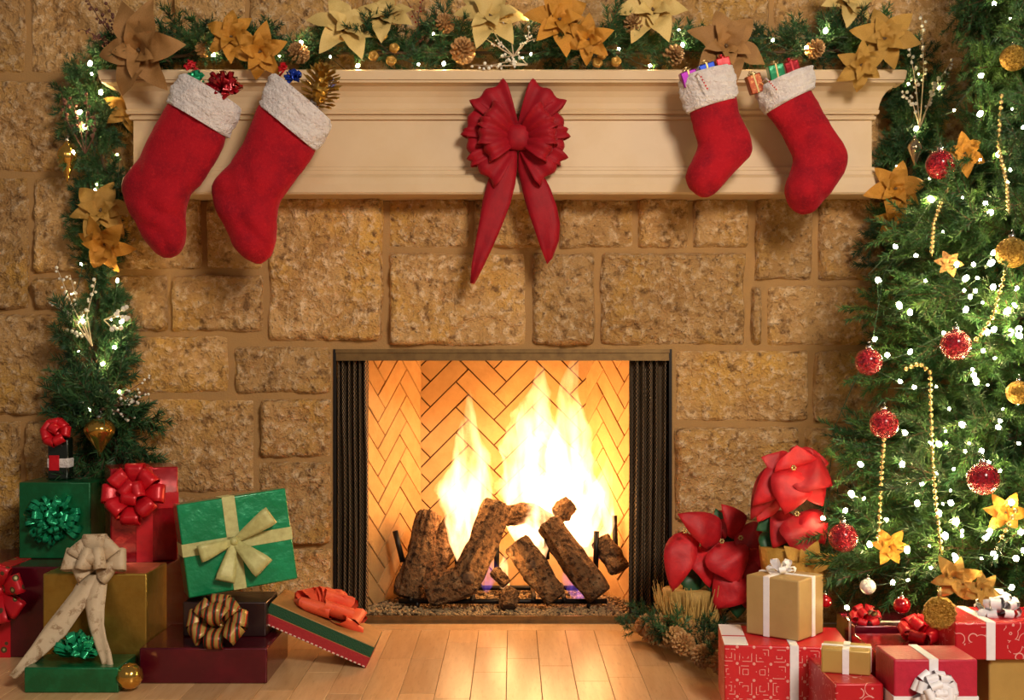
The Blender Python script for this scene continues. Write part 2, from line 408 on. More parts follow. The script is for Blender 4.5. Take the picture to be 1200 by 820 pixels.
for k, (x0, y0, x1, y1) in enumerate(stones):
    a = XP(x0 - 1.2, 0); b_ = XP(x1 + 1.2, 0); zt = ZP(y0 - 1.2, 0); zb = max(.003, ZP(y1 + 1.2, 0)); wd = b_ - a; ht = zt - zb
    nx = max(6, int(wd / .0095)); nz = max(6, int(ht / .0095)); off = Vector((k * 3.7, k * 1.3, k * 2.1))
    prot = rnd.uniform(.014, .034); tx = rnd.uniform(-.03, .03); tz = rnd.uniform(-.03, .03)
    smoothness = .55 if x0 > 780 else 1
    vs = []; fs = []
    for j in range(nz + 1):
        for i in range(nx + 1):
            s_, t_ = i / nx, j / nz
            x = a + wd * s_; z = zb + ht * t_
            ex = min(s_, 1 - s_) * wd; ez = min(t_, 1 - t_) * ht
            x += (noise.noise(Vector((z * 9, k, 0))) * .007) * (1 - sstep(ex / .05)); z += (noise.noise(Vector((x * 9, k + 9, 5))) * .007) * (1 - sstep(ez / .05))
            e = min(ex, ez)
            # rounded corners
            cx_, cz_ = max(0, .02 - ex), max(0, .02 - ez)
            e = min(e, .02 - math.hypot(cx_, cz_)) if (cx_ > 0 and cz_ > 0) else e
            p = Vector((x, 0, z))
            n1 = noise.fractal(p * 7 + off, 1, 2, 3); n2 = noise.fractal(p * 26 + off, .8, 2, 3); n3 = abs(noise.noise(p * 12 + off * 2))
            y = -(prot + tx * (s_ - .5) * wd * 3 + tz * (t_ - .5) * ht * 3) - (.013 * n1 + .0085 * n2 - .012 * n3) * smoothness
            y = min(y, -.004)
            if e <= .0005: y = .006
            else: y = lerp(-.001, y, sstep((e + .004 * n2) / .012))
            vs.append((x, y, z))
    for j in range(nz):
        for i in range(nx):
            q = j * (nx + 1) + i; fs.append((q, q + 1, q + nx + 2, q + nx + 1))
    mb = MB(); c = Vector(((a + b_) / 2, 0, (zb + zt) / 2)); mb.add([Vector(v) - c for v in vs], fs)
    mb.obj('stone', 'stone', wall, loc=c)

# ------------------------------------------------------------------ mantel
mant = thing('fireplace_mantel', 'cream painted wooden mantel shelf with crown moulding above the fire opening', 'mantel', (XP(589, -.13), 0, 0))
HF = 1.12


def moulding(name, prof, top=False, bot=False):
    mb = MB(); rows = []
    for py, Y in prof:
        z = ZP(py, Y); h_ = HF + (-.13 - Y)
        rows.append([(-h_, -.001, z), (-h_, Y, z), (h_, Y, z), (h_, -.001, z)])
    mb.rings(rows, cap=False, closed=True)
    if top: mb.add(rows[-1], [(0, 1, 2, 3)])
    if bot: mb.add(rows[0], [(3, 2, 1, 0)])
    return mb.obj(name, 'mantel_paint', mant, smooth=False)


moulding('base_moulding', [(228.5, -.126), (227.5, -.152), (225, -.157), (216, -.158), (208, -.154), (205, -.148), (204.5, -.141), (200, -.141), (199, -.138), (196, -.137), (195.5, -.129)], bot=True)
moulding('frieze_board', [(196, -.13), (140, -.13)])
moulding('bead_moulding', [(140.5, -.129), (140, -.139), (136.5, -.141), (136, -.136), (134, -.136), (133.5, -.146), (129.5, -.149), (128.5, -.144)])
moulding('crown_moulding', [(129, -.144), (127, -.146), (121, -.149), (114, -.155), (107, -.165), (101, -.180), (98, -.193), (97, -.199), (96.6, -.203), (93.8, -.205), (93.4, -.199)])
moulding('shelf', [(93.6, -.200), (93, -.207), (84, -.211), (82.5, -.210), (81.5, -.205)], top=True, bot=True)
SHZ = ZP(81.5, -.205)

# ------------------------------------------------------------------ firebox
fb = thing('firebox', 'herringbone firebrick firebox glowing behind the fire opening', 'fireplace', (CX, 0, 0))
hw, hb, fy0, fy1, fh = .525, .302, .09, .52, 1.05


def brick_panel(name, p0, p1, height, seed):
    """vertical panel from p0 to p1 (xy), bricks on its left-hand side normal"""
    p0 = Vector(p0); p1 = Vector(p1); L_ = (p1 - p0).length; ux = (p1 - p0).normalized(); nrm = Vector((ux.y, -ux.x))
    root = MB(); T = lambda u, v, n: (p0.x + ux.x * u + nrm.x * n, p0.y + ux.y * u + nrm.y * n, v)
    vs = [T(0, 0, -.02), T(L_, 0, -.02), T(L_, height, -.02), T(0, height, -.02), T(0, 0, 0), T(L_, 0, 0), T(L_, height, 0), T(0, height, 0)]
    root.add(vs, [(3, 2, 1, 0), (4, 5, 6, 7), (0, 1, 5, 4), (1, 2, 6, 5), (2, 3, 7, 6), (3, 0, 4, 7)])
    pan = root.obj(name, 'firebrick_joint', fb, smooth=False)
    bw = .064; n = 3; g = .0022
    c45 = math.sqrt(.5)
    for i in range(-30, 30):
        for j in range(-14, 14):
            for hv in (0, 1):
                if hv == 0: x0, y0, x1, y1 = i + 2 * n * j, i, i + 2 * n * j + n, i + 1
                else: x0, y0, x1, y1 = i + n + 2 * n * j, i + 1 - n, i + n + 1 + 2 * n * j, i + 1
                poly = [(x0 * bw + g, y0 * bw + g), (x1 * bw - g, y0 * bw + g), (x1 * bw - g, y1 * bw - g), (x0 * bw + g, y1 * bw - g)]
                poly = [(c45 * (x - y) + L_ / 2 + .01, c45 * (x + y) + .3) for x, y in poly]
                for ax, lim, sg in ((0, .001, 1), (0, L_ - .001, -1), (1, .001, 1), (1, height - .001, -1)):     # clip to the panel
                    out = []
                    for q in range(len(poly)):
                        A, B = poly[q], poly[(q + 1) % len(poly)]
                        da, db = (A[ax] - lim) * sg, (B[ax] - lim) * sg
                        if da >= 0: out.append(A)
                        if da * db < 0: t = da / (da - db); out.append((lerp(A[0], B[0], t), lerp(A[1], B[1], t)))
                    poly = out
                    if len(poly) < 3: break
                if len(poly) < 3: continue
                ar = abs(sum(poly[q][0] * poly[(q + 1) % len(poly)][1] - poly[(q + 1) % len(poly)][0] * poly[q][1] for q in range(len(poly)))) / 2
                if ar < 4e-4: continue
                cu = sum(p[0] for p in poly) / len(poly); cv = sum(p[1] for p in poly) / len(poly)
                th = .010 + rnd.uniform(-.0012, .0012)
                m_ = len(poly); ins = [(lerp(p[0], cu, .02), lerp(p[1], cv, .02)) for p in poly]
                mb = MB(); vs = [T(p[0], p[1], 0) for p in poly] + [T(p[0], p[1], th - .002) for p in poly] + [T(p[0], p[1], th) for p in ins]
                fs = [tuple(range(2 * m_, 3 * m_))]
                for a in (0, m_):
                    for q in range(m_): fs.append((a + q, a + (q + 1) % m_, a + m_ + (q + 1) % m_, a + m_ + q))
                mb.add(vs, fs); mb.obj('firebrick', 'firebrick', pan, smooth=False)
    return pan


brick_panel('side_panel', (-hw, fy0), (-hb, fy1), fh, 1)
brick_panel('back_panel', (-hb, fy1), (hb, fy1), fh, 2)
brick_panel('side_panel', (hb, fy1), (hw, fy0), fh, 3)
mb = MB(); mb.box((-.56, .02, -.02), (.56, .56, .012)); mb.obj('hearth_slab', 'soot', fb, smooth=False)
mb = MB(); mb.box((-.56, .05, fh - .02), (.56, .56, fh + .02)); mb.obj('smoke_shelf', 'soot', fb, smooth=False)
mb = MB(); mb.box((-.58, .03, OZ + .005), (.58, .10, fh)); mb.obj('lintel_plate', 'soot', fb, smooth=False)
mb = MB(); mb.box((-.524, -.004, ZP(422.5, 0)), (.524, .02, ZP(413.5, 0))); mb.box((-.524, -.008, ZP(413.5, 0)), (.524, .02, OZ)); mb.obj('top_rail', 'brass_dull', fb, smooth=False)
for sx_ in (-1, 1):
    mb = MB(); x = sx_ * .527; mb.box((x - .0045, -.006, 0), (x + .0045, .09, OZ)); mb.obj('side_rail', 'black_metal', fb, smooth=False)
mb = MB(); mb.box((-.43, -.006, 0.001), (.43, .05, .006)); mb.box((-.43, -.002, .006), (.43, .012, .022)); mb.obj('bottom_track', 'brass_dull', fb, smooth=False)


def curtain(px0, px1, pb, seed, label):
    r = random.Random(seed)
    t = thing('mesh_curtain', label, 'fire curtain', (XP((px0 + px1) / 2, .03), .03, 0), group='spark curtains of the fireplace')
    x0, x1 = -PM((px1 - px0) / 2, .03), PM((px1 - px0) / 2, .03); zt = ZP(416, .03); zb = ZP(pb, .03)
    nu, nv = 72, 60; vs = []; fs = []; uv = []
    ph = [r.uniform(0, 6) for _ in range(4)]
    for j in range(nv + 1):
        tz = j / nv; z = lerp(zt, zb, tz)
        for i in range(nu + 1):
            s_ = i / nu
            ss = s_ + .018 * math.sin(2 * PI * s_ * 3 + ph[0] + tz * 2.0) + .008 * math.sin(tz * 7 + ph[1])
            x = lerp(x0, x1, ss)
            y = .016 * math.sin(2 * PI * 5.5 * (s_ + .02 * math.sin(tz * 4 + ph[2])) + ph[3]) + .004 * math.sin(s_ * 60 + tz * 5)
            vs.append((x, y, z)); uv.append((s_ * 2.2, tz))
    for j in range(nv):
        for i in range(nu):
            q = j * (nu + 1) + i; fs.append((q, q + 1, q + nu + 2, q + nu + 1))
    mb = MB(); mb.add(vs, fs); me = mb.mesh('mesh_panel', 'chain_mesh'); ul = me.uv_layers.new(name='uv')
    for lp in me.loops: ul.data[lp.index].uv = uv[lp.vertex_index]
    solid(ob('mesh_panel', me, t), .002)
    mb = MB(); mb.tube([(x0 - .004, 0, zt + .004), (x1 + .004, 0, zt + .004)], .005, 8); mb.obj('curtain_rod', 'black_metal', t)


curtain(396, 431, 725, 3, 'black chain-mesh spark curtain gathered beside the green-and-gold heap of gifts')
curtain(738, 783, 726, 5, 'black chain-mesh spark curtain gathered beside the red poinsettias')


# logs
def log(label, pts, rads, seed, knots=0):
    r = random.Random(seed)
    pts = [W(*p) for p in pts]; base = pts[0].copy()
    t = thing('fire_log', label, 'log', base, group='logs in the fireplace')
    # resample
    P = []; RR = []; n = 30
    for i in range(n + 1):
        f = i / n * (len(pts) - 1); a = min(int(f), len(pts) - 2); u_ = f - a
        P.append(pts[a].lerp(pts[a + 1], sstep(u_) * .3 + u_ * .7) - base); RR.append(lerp(rads[a], rads[a + 1], u_))
    mb = MB(); rings = []; up = Vector((0, -1, .2)); nn = 40
    for i, p in enumerate(P):
        tg = (P[min(i + 1, n)] - P[max(i - 1, 0)]).normalized(); a = tg.cross(up).normalized(); b2 = a.cross(tg).normalized(); ring = []
        for k in range(nn):
            th = 2 * PI * k / nn
            q = Vector((math.cos(th) * 2.6, math.sin(th) * 2.6, i * .16 + seed * 7))
            rr = RR[i] * (1.03 + .22 * noise.noise(q * .5) + .26 * noise.noise(Vector((q.x * 1.6, q.y * 1.6, q.z * .7))) - .24 * abs(noise.noise(Vector((q.x * 3, q.y * 3, q.z * .5)))))
            if i in (0, n): rr *= .93
            ring.append(p + (a * math.cos(th) + b2 * math.sin(th)) * rr)
        rings.append(ring)
    mb.rings(rings, cap=False); mb.obj('bark', 'log_bark', t)
    for ring, s_ in ((rings[0], -1), (rings[-1], 1)):
        mb = MB(); c = sum((Vector(p) for p in ring), Vector()) / nn
        mid = [c.lerp(Vector(p), .55) for p in ring]
        mb.add(list(ring) + mid + [c], [f for k in range(nn) for f in ((k, (k + 1) % nn, nn + (k + 1) % nn, nn + k), (nn + k, nn + (k + 1) % nn, 2 * nn))])
        mb.obj('cut_end', 'log_end', t)
    if knots:
        for q in range(knots):
            i = r.randint(5, n - 5); c = P[i]; mb = MB()
            d = Vector((r.uniform(-.4, .4), -1, r.uniform(-.2, .5))).normalized()
            mb.tube([c + d * RR[i] * .6, c + d * RR[i] * 1.12], [RR[i] * .5, RR[i] * .34], 10); mb.obj('knot', 'log_end', t)


log('rough log standing upright next to the leaning forked one', [(478, 700, .20), (492, 650, .24), (504, 602, .30)], [.052, .048, .042], 1)
log('rough log with pale painted highlights leaning behind the long bent log', [(495, 694, .26), (512, 650, .30), (538, 610, .36)], [.045, .045, .042], 2)
log('long bent log rising to the top of the fire', [(500, 696, .12), (545, 680, .13), (565, 640, .17), (584, 592, .24)], [.043, .05, .047, .050], 3, 1)
log('short knotty log sloping down onto the gravel in the middle', [(604, 637, .16), (628, 668, .13), (652, 702, .10)], [.043, .045, .036], 4, 1)
log('long straight log sloping away from the crossing log', [(642, 612, .20), (672, 655, .15), (702, 698, .11)], [.040, .048, .043], 5)
log('charred log lying across the back of the fire', [(592, 604, .30), (622, 600, .32), (655, 624, .33)], [.034, .036, .036], 6)
log('small stub of log lifted clear on top of the fire', [(652, 604, .26), (661, 597, .27), (669, 590, .28)], [.026, .034, .030], 7)
log('short dark-ended log stub hanging by the brick panel', [(703, 632, .22), (714, 648, .2), (726, 668, .17)], [.034, .036, .034], 8)
log('small charred chunk half sunk in the gravel', [(596, 712, .09), (596, 700, .11), (602, 690, .12)], [.026, .030, .022], 9)
log('small split chunk lying between two leaning logs', [(578, 668, .15), (586, 676, .14), (594, 684, .13)], [.016, .021, .016], 10)
gr = thing('fire_grate', 'black metal grate with upright prongs under the logs', 'grate', (CX, .25, .012))
for px, py0, py1, Y, lean in ((472, 658, 622, .22, -9), (582, 668, 625, .2, 0), (641, 655, 618, .26, -1), (698, 668, 622, .19, 1), (722, 664, 604, .3, -2), (536, 668, 622, .3, 0)):
    mb = MB(); o = Vector((CX, .25, .012)); mb.tube([W(px, py0, Y) - o, W(px + lean, py1, Y) - o], .010, 6); mb.obj('prong', 'black_metal', gr)
for k in range(7):
    mb = MB(); x = -.30 + k * .1; mb.tube([(x, -.12, .035), (x, .16, .035)], .008, 6); mb.obj('bar', 'black_metal', gr)
for y in (-.1, .14):
    mb = MB(); mb.tube([(-.34, y, .028), (.34, y, .028)], .009, 6); mb.obj('rail', 'black_metal', gr)
for x in (-.28, .28):
    for y in (-.1, .14):
        mb = MB(); mb.tube([(x, y, .0), (x, y, .028)], .008, 6); mb.obj('leg', 'black_metal', gr)
mb = MB(); r = random.Random(5)
for i in range(2600):
    y = .045 + .42 * r.random() ** 1.3; hwid = lerp(.50, .31, (y - fy0) / (fy1 - fy0)) - .02
    x = CX + r.uniform(-1, 1) * min(hwid, .47); s_ = r.uniform(.003, .0068)
    bump_ = .018 * max(0, noise.noise(Vector((x * 6, y * 6, 1))) + .3)
    mb.ball((x, y, .012 + s_ * .5 + bump_ * r.random()), s_, 5, 3, sc=(r.uniform(.7, 1.3), r.uniform(.7, 1.3), .8))
tag(mb.obj('gravel', 'gravel', smooth=False), 'tan volcanic gravel spread under the logs in the firebox', 'gravel', kind='stuff')


# flames: closed tongues, glowing through their volume
def loft_lr(pairs, Y, thick, n=16, sub=4, ref=None, yb=0):
    """closed surface through left/right outline pairs given in pixels at depth Y (or list)"""
    Ps = []
    for i in range(len(pairs) - 1):
        for k in range(sub):
            t = k / sub
            p = [pairs[max(i - 1, 0)], pairs[i], pairs[i + 1], pairs[min(i + 2, len(pairs) - 1)]]
            Ps.append(tuple(.5 * (2 * p[1][c] + (p[2][c] - p[0][c]) * t + (2 * p[0][c] - 5 * p[1][c] + 4 * p[2][c] - p[3][c]) * t * t + (3 * p[1][c] - p[0][c] - 3 * p[2][c] + p[3][c]) * t ** 3) for c in range(4)))
    Ps.append(tuple(pairs[-1][:4]))
    rings = []
    for i, (lx, ly, rx, ry) in enumerate(Ps):
        A = W(lx, ly, Y); B = W(rx, ry, Y); c = (A + B) / 2; hx = (B - A) / 2; wd = hx.length
        th = min(thick, wd * .75)
        rings.append([c + hx * math.cos(2 * PI * k / n) + Vector((0, th * math.sin(2 * PI * k / n) + yb, 0)) for k in range(n)])
    return rings


fire = thing('fire', 'tall bright yellow-white flames leaping from the logs', 'fire', W(600, 690, .25))
fo = fire.location.copy()


def flame(pairs, Y, thick, mat, seed=0):
    rings = loft_lr([(a, y, b2, y) for a, y, b2 in pairs], Y, thick, n=20, sub=7); out = []
    zb = rings[0][0].z; zt_ = rings[-1][0].z
    for rg_ in rings:
        c = sum((Vector(p) for p in rg_), Vector()) / len(rg_); up_ = (c.z - zb) / max(.01, zt_ - zb); o_ = []
        sway = noise.noise(Vector((seed * 3.1, 0, c.z * 9))) * .014 * sstep(up_ * 2)
        for p in rg_:
            d = p - c; f = 1 + (.38 * noise.noise(Vector((p.x * 22 + seed, p.y * 22, p.z * 9))) + .25 * noise.noise(Vector((p.x * 55, p.y * 55 + seed, p.z * 20)))) * sstep(up_ * 3)
            o_.append(c + d * f + Vector((sway, 0, 0)) - fo)
        out.append(o_)
    mb = MB(); mb.rings(out); return mb.obj('flame', mat, fire)


flame([(536, 660, 546), (528, 640, 560), (517, 610, 576), (517, 578, 580), (524, 548, 574), (532, 520, 566), (540, 496, 562), (546, 474, 557), (550, 456, 553)], .26, .045, 'flame_core', 1)
flame([(548, 600, 574), (552, 560, 580), (554, 530, 574), (552, 500, 566), (546, 470, 556), (544, 446, 548)], .30, .025, 'flame_wisp', 2)
flame([(606, 640, 640), (592, 610, 680), (590, 570, 690), (590, 540, 676), (592, 515, 662), (600, 490, 650), (612, 468, 646), (622, 448, 640), (630, 424, 637), (634, 404, 637)], .34, .07, 'flame_core', 3)
flame([(640, 640, 690), (634, 600, 708), (636, 560, 704), (640, 525, 696), (648, 495, 690), (654, 470, 684), (658, 448, 680), (664, 425, 677), (668, 402, 676), (672, 385, 674)], .36, .06, 'flame_core', 4)
flame([(686, 652, 700), (680, 625, 716), (684, 596, 720), (698, 566, 718), (708, 544, 716), (711, 530, 713)], .30, .035, 'flame_core', 5)
flame([(612, 655, 640), (606, 630, 640), (616, 605, 636), (624, 590, 630)], .22, .02, 'flame_core', 6)
flame([(583, 690, 597), (580, 672, 598), (586, 658, 594), (589, 650, 591)], .20, .012, 'flame_core', 7)
flame([(548, 650, 566), (540, 610, 590), (545, 560, 606), (556, 510, 600), (566, 470, 596), (572, 440, 590), (580, 405, 588)], .42, .03, 'flame_wisp', 8)
flame([(590, 600, 640), (582, 550, 660), (580, 505, 650), (584, 470, 636), (590, 440, 622), (596, 410, 612), (602, 380, 606)], .44, .035, 'flame_wisp', 9)
flame([(640, 600, 690), (640, 540, 690), (642, 490, 672), (640, 450, 662), (644, 420, 656), (648, 385, 652)], .44, .04, 'flame_wisp', 10)
flame([(670, 600, 710), (664, 550, 722), (670, 505, 716), (676, 470, 702), (682, 440, 692), (685, 415, 688)], .42, .03, 'flame_wisp', 11)
flame([(568, 694, 572), (558, 676, 582), (562, 660, 578), (568, 652, 572)], .19, .014, 'flame_violet', 12)
flame([(674, 706, 680), (660, 682, 698), (664, 662, 690), (672, 650, 680)], .22, .018, 'flame_violet', 13)
flame([(694, 655, 706), (692, 640, 706), (696, 628, 702), (698, 622, 700)], .20, .01, 'flame_violet', 14)
for k, (px, py, Y, e, rad) in enumerate(((630, 560, .20, 4.6, .06), (550, 580, .20, 2.2, .05), (640, 480, .22, 2.0, .06), (700, 620, .20, 1.2, .04), (590, 655, .07, 1.2, .04))):
    l = bpy.data.lights.new('fire_glow', 'POINT'); l.energy = e; l.color = (1, .56, .21); l.shadow_soft_size = rad
    o = bpy.data.objects.new('fire_glow', l); C.objects.link(o); o.location = W(px, py, Y)


# ------------------------------------------------------------------ ribbons, bows, flowers, needles
def strip(path, widths, wdir, crease=0, pleat=0):
    """ribbon along path; wdir(i) gives the width direction"""
    mb = MB(); vs = []; fs = []; n = len(path); K = 12 if pleat else 4
    for i, p in enumerate(path):
        p = Vector(p); wd = Vector(wdir(i) if callable(wdir) else wdir)
        tg = (Vector(path[min(i + 1, n - 1)]) - Vector(path[max(i - 1, 0)])); nn = tg.cross(wd); nn = nn.normalized() if nn.length > 1e-6 else Vector((0, 0, 1))
        for k in range(K + 1):
            s_ = k / K * 2 - 1
            vs.append(p + wd * s_ * widths[i] / 2 + nn * widths[i] * (crease * (1 - s_ * s_) + pleat * math.cos(s_ * PI * 2)))
    for i in range(n - 1):
        for k in range(K):
            q = i * (K + 1) + k; fs.append((q, q + 1, q + K + 2, q + K + 1))
    mb.add(vs, fs); return mb


def loop_strip(L_, w_, h_, pinch=.3, n=16, crease=.0, pleat=0, fold=.55):
    """flattened ribbon loop out along +x and back; the ribbon widens towards the outer fold"""
    path = []; ws = []
    for i in range(n + 1):
        th = 2 * PI * i / n; x = (1 - math.cos(th)) / 2
        z = h_ * math.copysign(abs(math.sin(th)) ** fold, math.sin(th)) * min(1, x * 1.6 + .05) * .5
        path.append((L_ * x, 0, z + h_ * .3 * x)); ws.append(w_ * (pinch + (1 - pinch) * min(1, x * 1.15)))
    return strip(path, ws, (0, 1, 0), crease, pleat)


def xf(mb, mat):
    mb.v = [tuple(mat @ Vector(p)) for p in mb.v]; return mb


def pom_mesh(R_, lw, mat, seed=1, tiers=((0.05, 9), (.55, 8), (1.0, 6), (1.4, 3)), jit=.12, pinch=.3):
    """round gathered bow, base at origin, dome along +z"""
    r = random.Random(seed); out = MB()
    for el, n in tiers:
        for k in range(n):
            a = 2 * PI * (k + el) / n + r.uniform(-jit, jit); e = el + r.uniform(-jit, jit)
            lp = loop_strip(R_ * r.uniform(.88, 1.08), lw, R_ * .42, pinch, 10)
            xf(lp, Matrix.Rotation(a, 4, 'Z') @ Matrix.Rotation(-e, 4, 'Y') @ Matrix.Rotation(r.uniform(-.4, .4), 4, 'X'))
            out.add(lp.v, lp.f)
    return out.mesh('bow', mat)


def tinsel_mesh(R_, mat, seed=1, n=70, lw=.006):
    r = random.Random(seed); out = MB()
    for k in range(n):
        a = r.uniform(0, 2 * PI); e = math.asin(r.uniform(0, 1)); lp = loop_strip(R_ * r.uniform(.65, 1.05), lw * r.uniform(.8, 1.6), R_ * .22, .5, 8)
        xf(lp, Matrix.Rotation(a, 4, 'Z') @ Matrix.Rotation(-e, 4, 'Y') @ Matrix.Rotation(r.uniform(-1.2, 1.2), 4, 'X')); out.add(lp.v, lp.f)
    return out.mesh('bow', mat)


def loop_bow(parent, loc, rot, loops, mat, knot_r, tails=(), name='bow', thick=.0012):
    """knot mesh with loop and tail children; loops = (angle, elevation, length, width, height); the bow faces its +z"""
    mb = MB(); mb.ball((0, 0, knot_r * .5), knot_r, 12, 8, sc=(1, 1, .8)); kn = mb.obj(name, mat, parent, loc=loc, rot=rot)
    for (a, e, L_, w_, h_) in loops:
        lp = loop_strip(L_, w_, h_); xf(lp, Matrix.Rotation(R(a), 4, 'Z') @ Matrix.Rotation(-R(e), 4, 'Y'))
        solid(lp.obj('loop', mat, kn), thick)
    for path, ws, wd in tails:
        solid(strip(path, ws, wd, .05).obj('tail', mat, kn), thick)
    return kn


def petal_mesh(L_, w_, mat, curl=.25, fold=.2, n=9, wob=.0, seed=0, tip=1.0):
    """pointed leaf along +x, facing +z"""
    r = random.Random(seed); ph = r.uniform(0, 6); mb = MB(); vs = []; fs = []; K = 4
    for i in range(n + 1):
        t = i / n; wd = w_ * .5 * (math.sin(PI * min(1, t ** .8)) ** .8 * (1 - .25 * t) + .04 * (1 - t)) * 1.1
        if i == n: wd = .0006
        z0 = L_ * (curl * math.sin(t * PI * .9) * .5 - curl * t * t * .6)
        for k in range(K + 1):
            s_ = k / K * 2 - 1
            vs.append((L_ * t, wd * s_, z0 + fold * wd * abs(s_) - .3 * fold * wd + wob * wd * math.sin(t * 11 + s_ * 2 + ph)))
    for i in range(n):
        for k in range(K):
            q = i * (K + 1) + k; fs.append((q, q + 1, q + K + 2, q + K + 1))
    mb.add(vs, fs); return mb.mesh('petal', mat)


PET = {}
for key in ('petal_gold', 'petal_bronze', 'petal_cream', 'petal_orange'):
    PET[key] = [petal_mesh(1, .60, key, .30, .22, wob=.18, seed=s_) for s_ in range(3)]
mb = MB(); r = random.Random(2)
for k in range(16):
    a = k * 2.4; q = .05 * math.sqrt(k); mb.ball((q * math.cos(a), q * math.sin(a), .10 - q * .3), .045, 6, 4)
CEN = mb.mesh('flower_centre', 'stamen_dark')


def flower(label, px, py, Y, rpx, key, rot=(0, 0, 0), n=6, inner=5, seed=0, group='gold fabric poinsettias', name='gold_poinsettia', face=None):
    r = random.Random(seed * 13 + 5)
    root = thing(name, label, 'flower', W(px, py, Y), group=group)
    root.rotation_euler = (Matrix.Rotation(rot[2], 4, 'Z') @ Matrix.Rotation(PI / 2 + rot[0], 4, 'X') @ Matrix.Rotation(rot[1], 4, 'Z')).to_euler()
    s_ = PM(rpx, Y); root.scale = (s_,) * 3
    for k in range(n):
        a = 2 * PI * (k + r.uniform(-.18, .18)) / n + seed
        ob('petal', PET[key][k % 3], root, (.04 * math.cos(a), .04 * math.sin(a), 0), (Euler((0, -R(r.uniform(2, 16)), a))), r.uniform(.88, 1.08))
    for k in range(inner):
        a = 2 * PI * (k + .5 + r.uniform(-.15, .15)) / inner + seed * 1.7
        ob('petal', PET[key][(k + 1) % 3], root, (.02 * math.cos(a), .02 * math.sin(a), .05), (Euler((0, -R(r.uniform(24, 42)), a))), r.uniform(.58, .72))
    ob('flower_centre', CEN, root)
    return root


def needle_cloud(paths, dens, nl, nw, r, spread=.75, mb=None, skip=0.0):
    mb = mb or MB()
    for pts, rad in paths:
        pts = [Vector(p) for p in pts]; mb.tube(pts, [rad, rad * .8] + [rad * .4] * (len(pts) - 2) if len(pts) > 2 else [rad, rad * .4], 4, 1, False)
        for i in range(len(pts) - 1):
            A, B = pts[i], pts[i + 1]; tg = (B - A); ln = tg.length; tg.normalize()
            a = tg.cross(Vector((.3, .2, 1))).normalized(); b2 = tg.cross(a)
            for q in range(max(1, int(ln * dens))):
                p = A.lerp(B, r.random()); th = r.uniform(0, 2 * PI)
                d = (tg * r.uniform(.35, 1.0) + (a * math.cos(th) + b2 * math.sin(th)) * r.uniform(.6, 1.0) * spread).normalized()
                sd = d.cross(Vector((r.uniform(-1, 1), r.uniform(-1, 1), r.uniform(-1, 1)))).normalized() * nw
                l_ = nl * r.uniform(.7, 1.15)
                n0 = len(mb.v); mb.v += [tuple(p - sd), tuple(p + sd), tuple(p + d * l_ + sd * .3), tuple(p + d * l_ - sd * .3)]; mb.f.append((n0, n0 + 1, n0 + 2, n0 + 3)); mb.m.append(0)
    return mb


def sprig_mesh(seed, mat):
    r = random.Random(seed); L_ = .13; paths = [([(0, 0, 0), (L_ * .5, 0, .006), (L_, r.uniform(-.01, .01), .0)], .0018)]
    for k in range(4):
        t = .25 + .15 * k; s_ = 1 if k % 2 else -1; l_ = .06 - .008 * k
        paths.append(([(L_ * t, 0, .004), (L_ * t + l_ * .75, s_ * l_ * .7, r.uniform(-.02, .02))], .0012))
    return needle_cloud(paths, 900, .020, .0014, r).mesh('sprig', [mat, 'twig'], False)


SPRIG = [sprig_mesh(s_, 'needle_dark') for s_ in range(5)]
SPV = [[v.co.copy() for v in list(me.vertices)[::6]] for me in SPRIG]


def branch_mesh(seed):
    """unit bough along +x, 0.5 long"""
    r = random.Random(seed + 50); L_ = .5; main = [(0, 0, 0), (L_ * .35, 0, .02), (L_ * .7, 0, .015), (L_, 0, -.02)]; paths = []
    for k in range(22):
        t = .22 + .78 * k / 22; s_ = 1 if k % 2 else -1; x = L_ * t; l_ = (.19 - .10 * t) * r.uniform(.8, 1.15); el = r.uniform(-1.1, 1.1)
        b0 = Vector((x, 0, .015)); d = Vector((.78, s_ * .62, el * .7)).normalized()
        paths.append(([b0, b0 + d * l_ * .5, b0 + d * l_ + Vector((.01, 0, -.01))], .0016))
    mb = needle_cloud([(main, .005)], 700, .021, .0015, r)
    return needle_cloud(paths, 820, .021, .0015, r, mb=mb).mesh('branch', ['needle', 'twig'], False)


BRANCH = [branch_mesh(s_) for s_ in range(6)]


def orient(d, roll=0):
    d = Vector(d).normalized(); q = d.to_track_quat('X', 'Z'); return (q.to_matrix().to_4x4() @ Matrix.Rotation(roll, 4, 'X')).to_euler()


def path_at(pts, f):
    f = max(0, min(.9999, f)) * (len(pts) - 1); i = int(f); return pts[i].lerp(pts[i + 1], f - i), (pts[i + 1] - pts[i]).normalized()


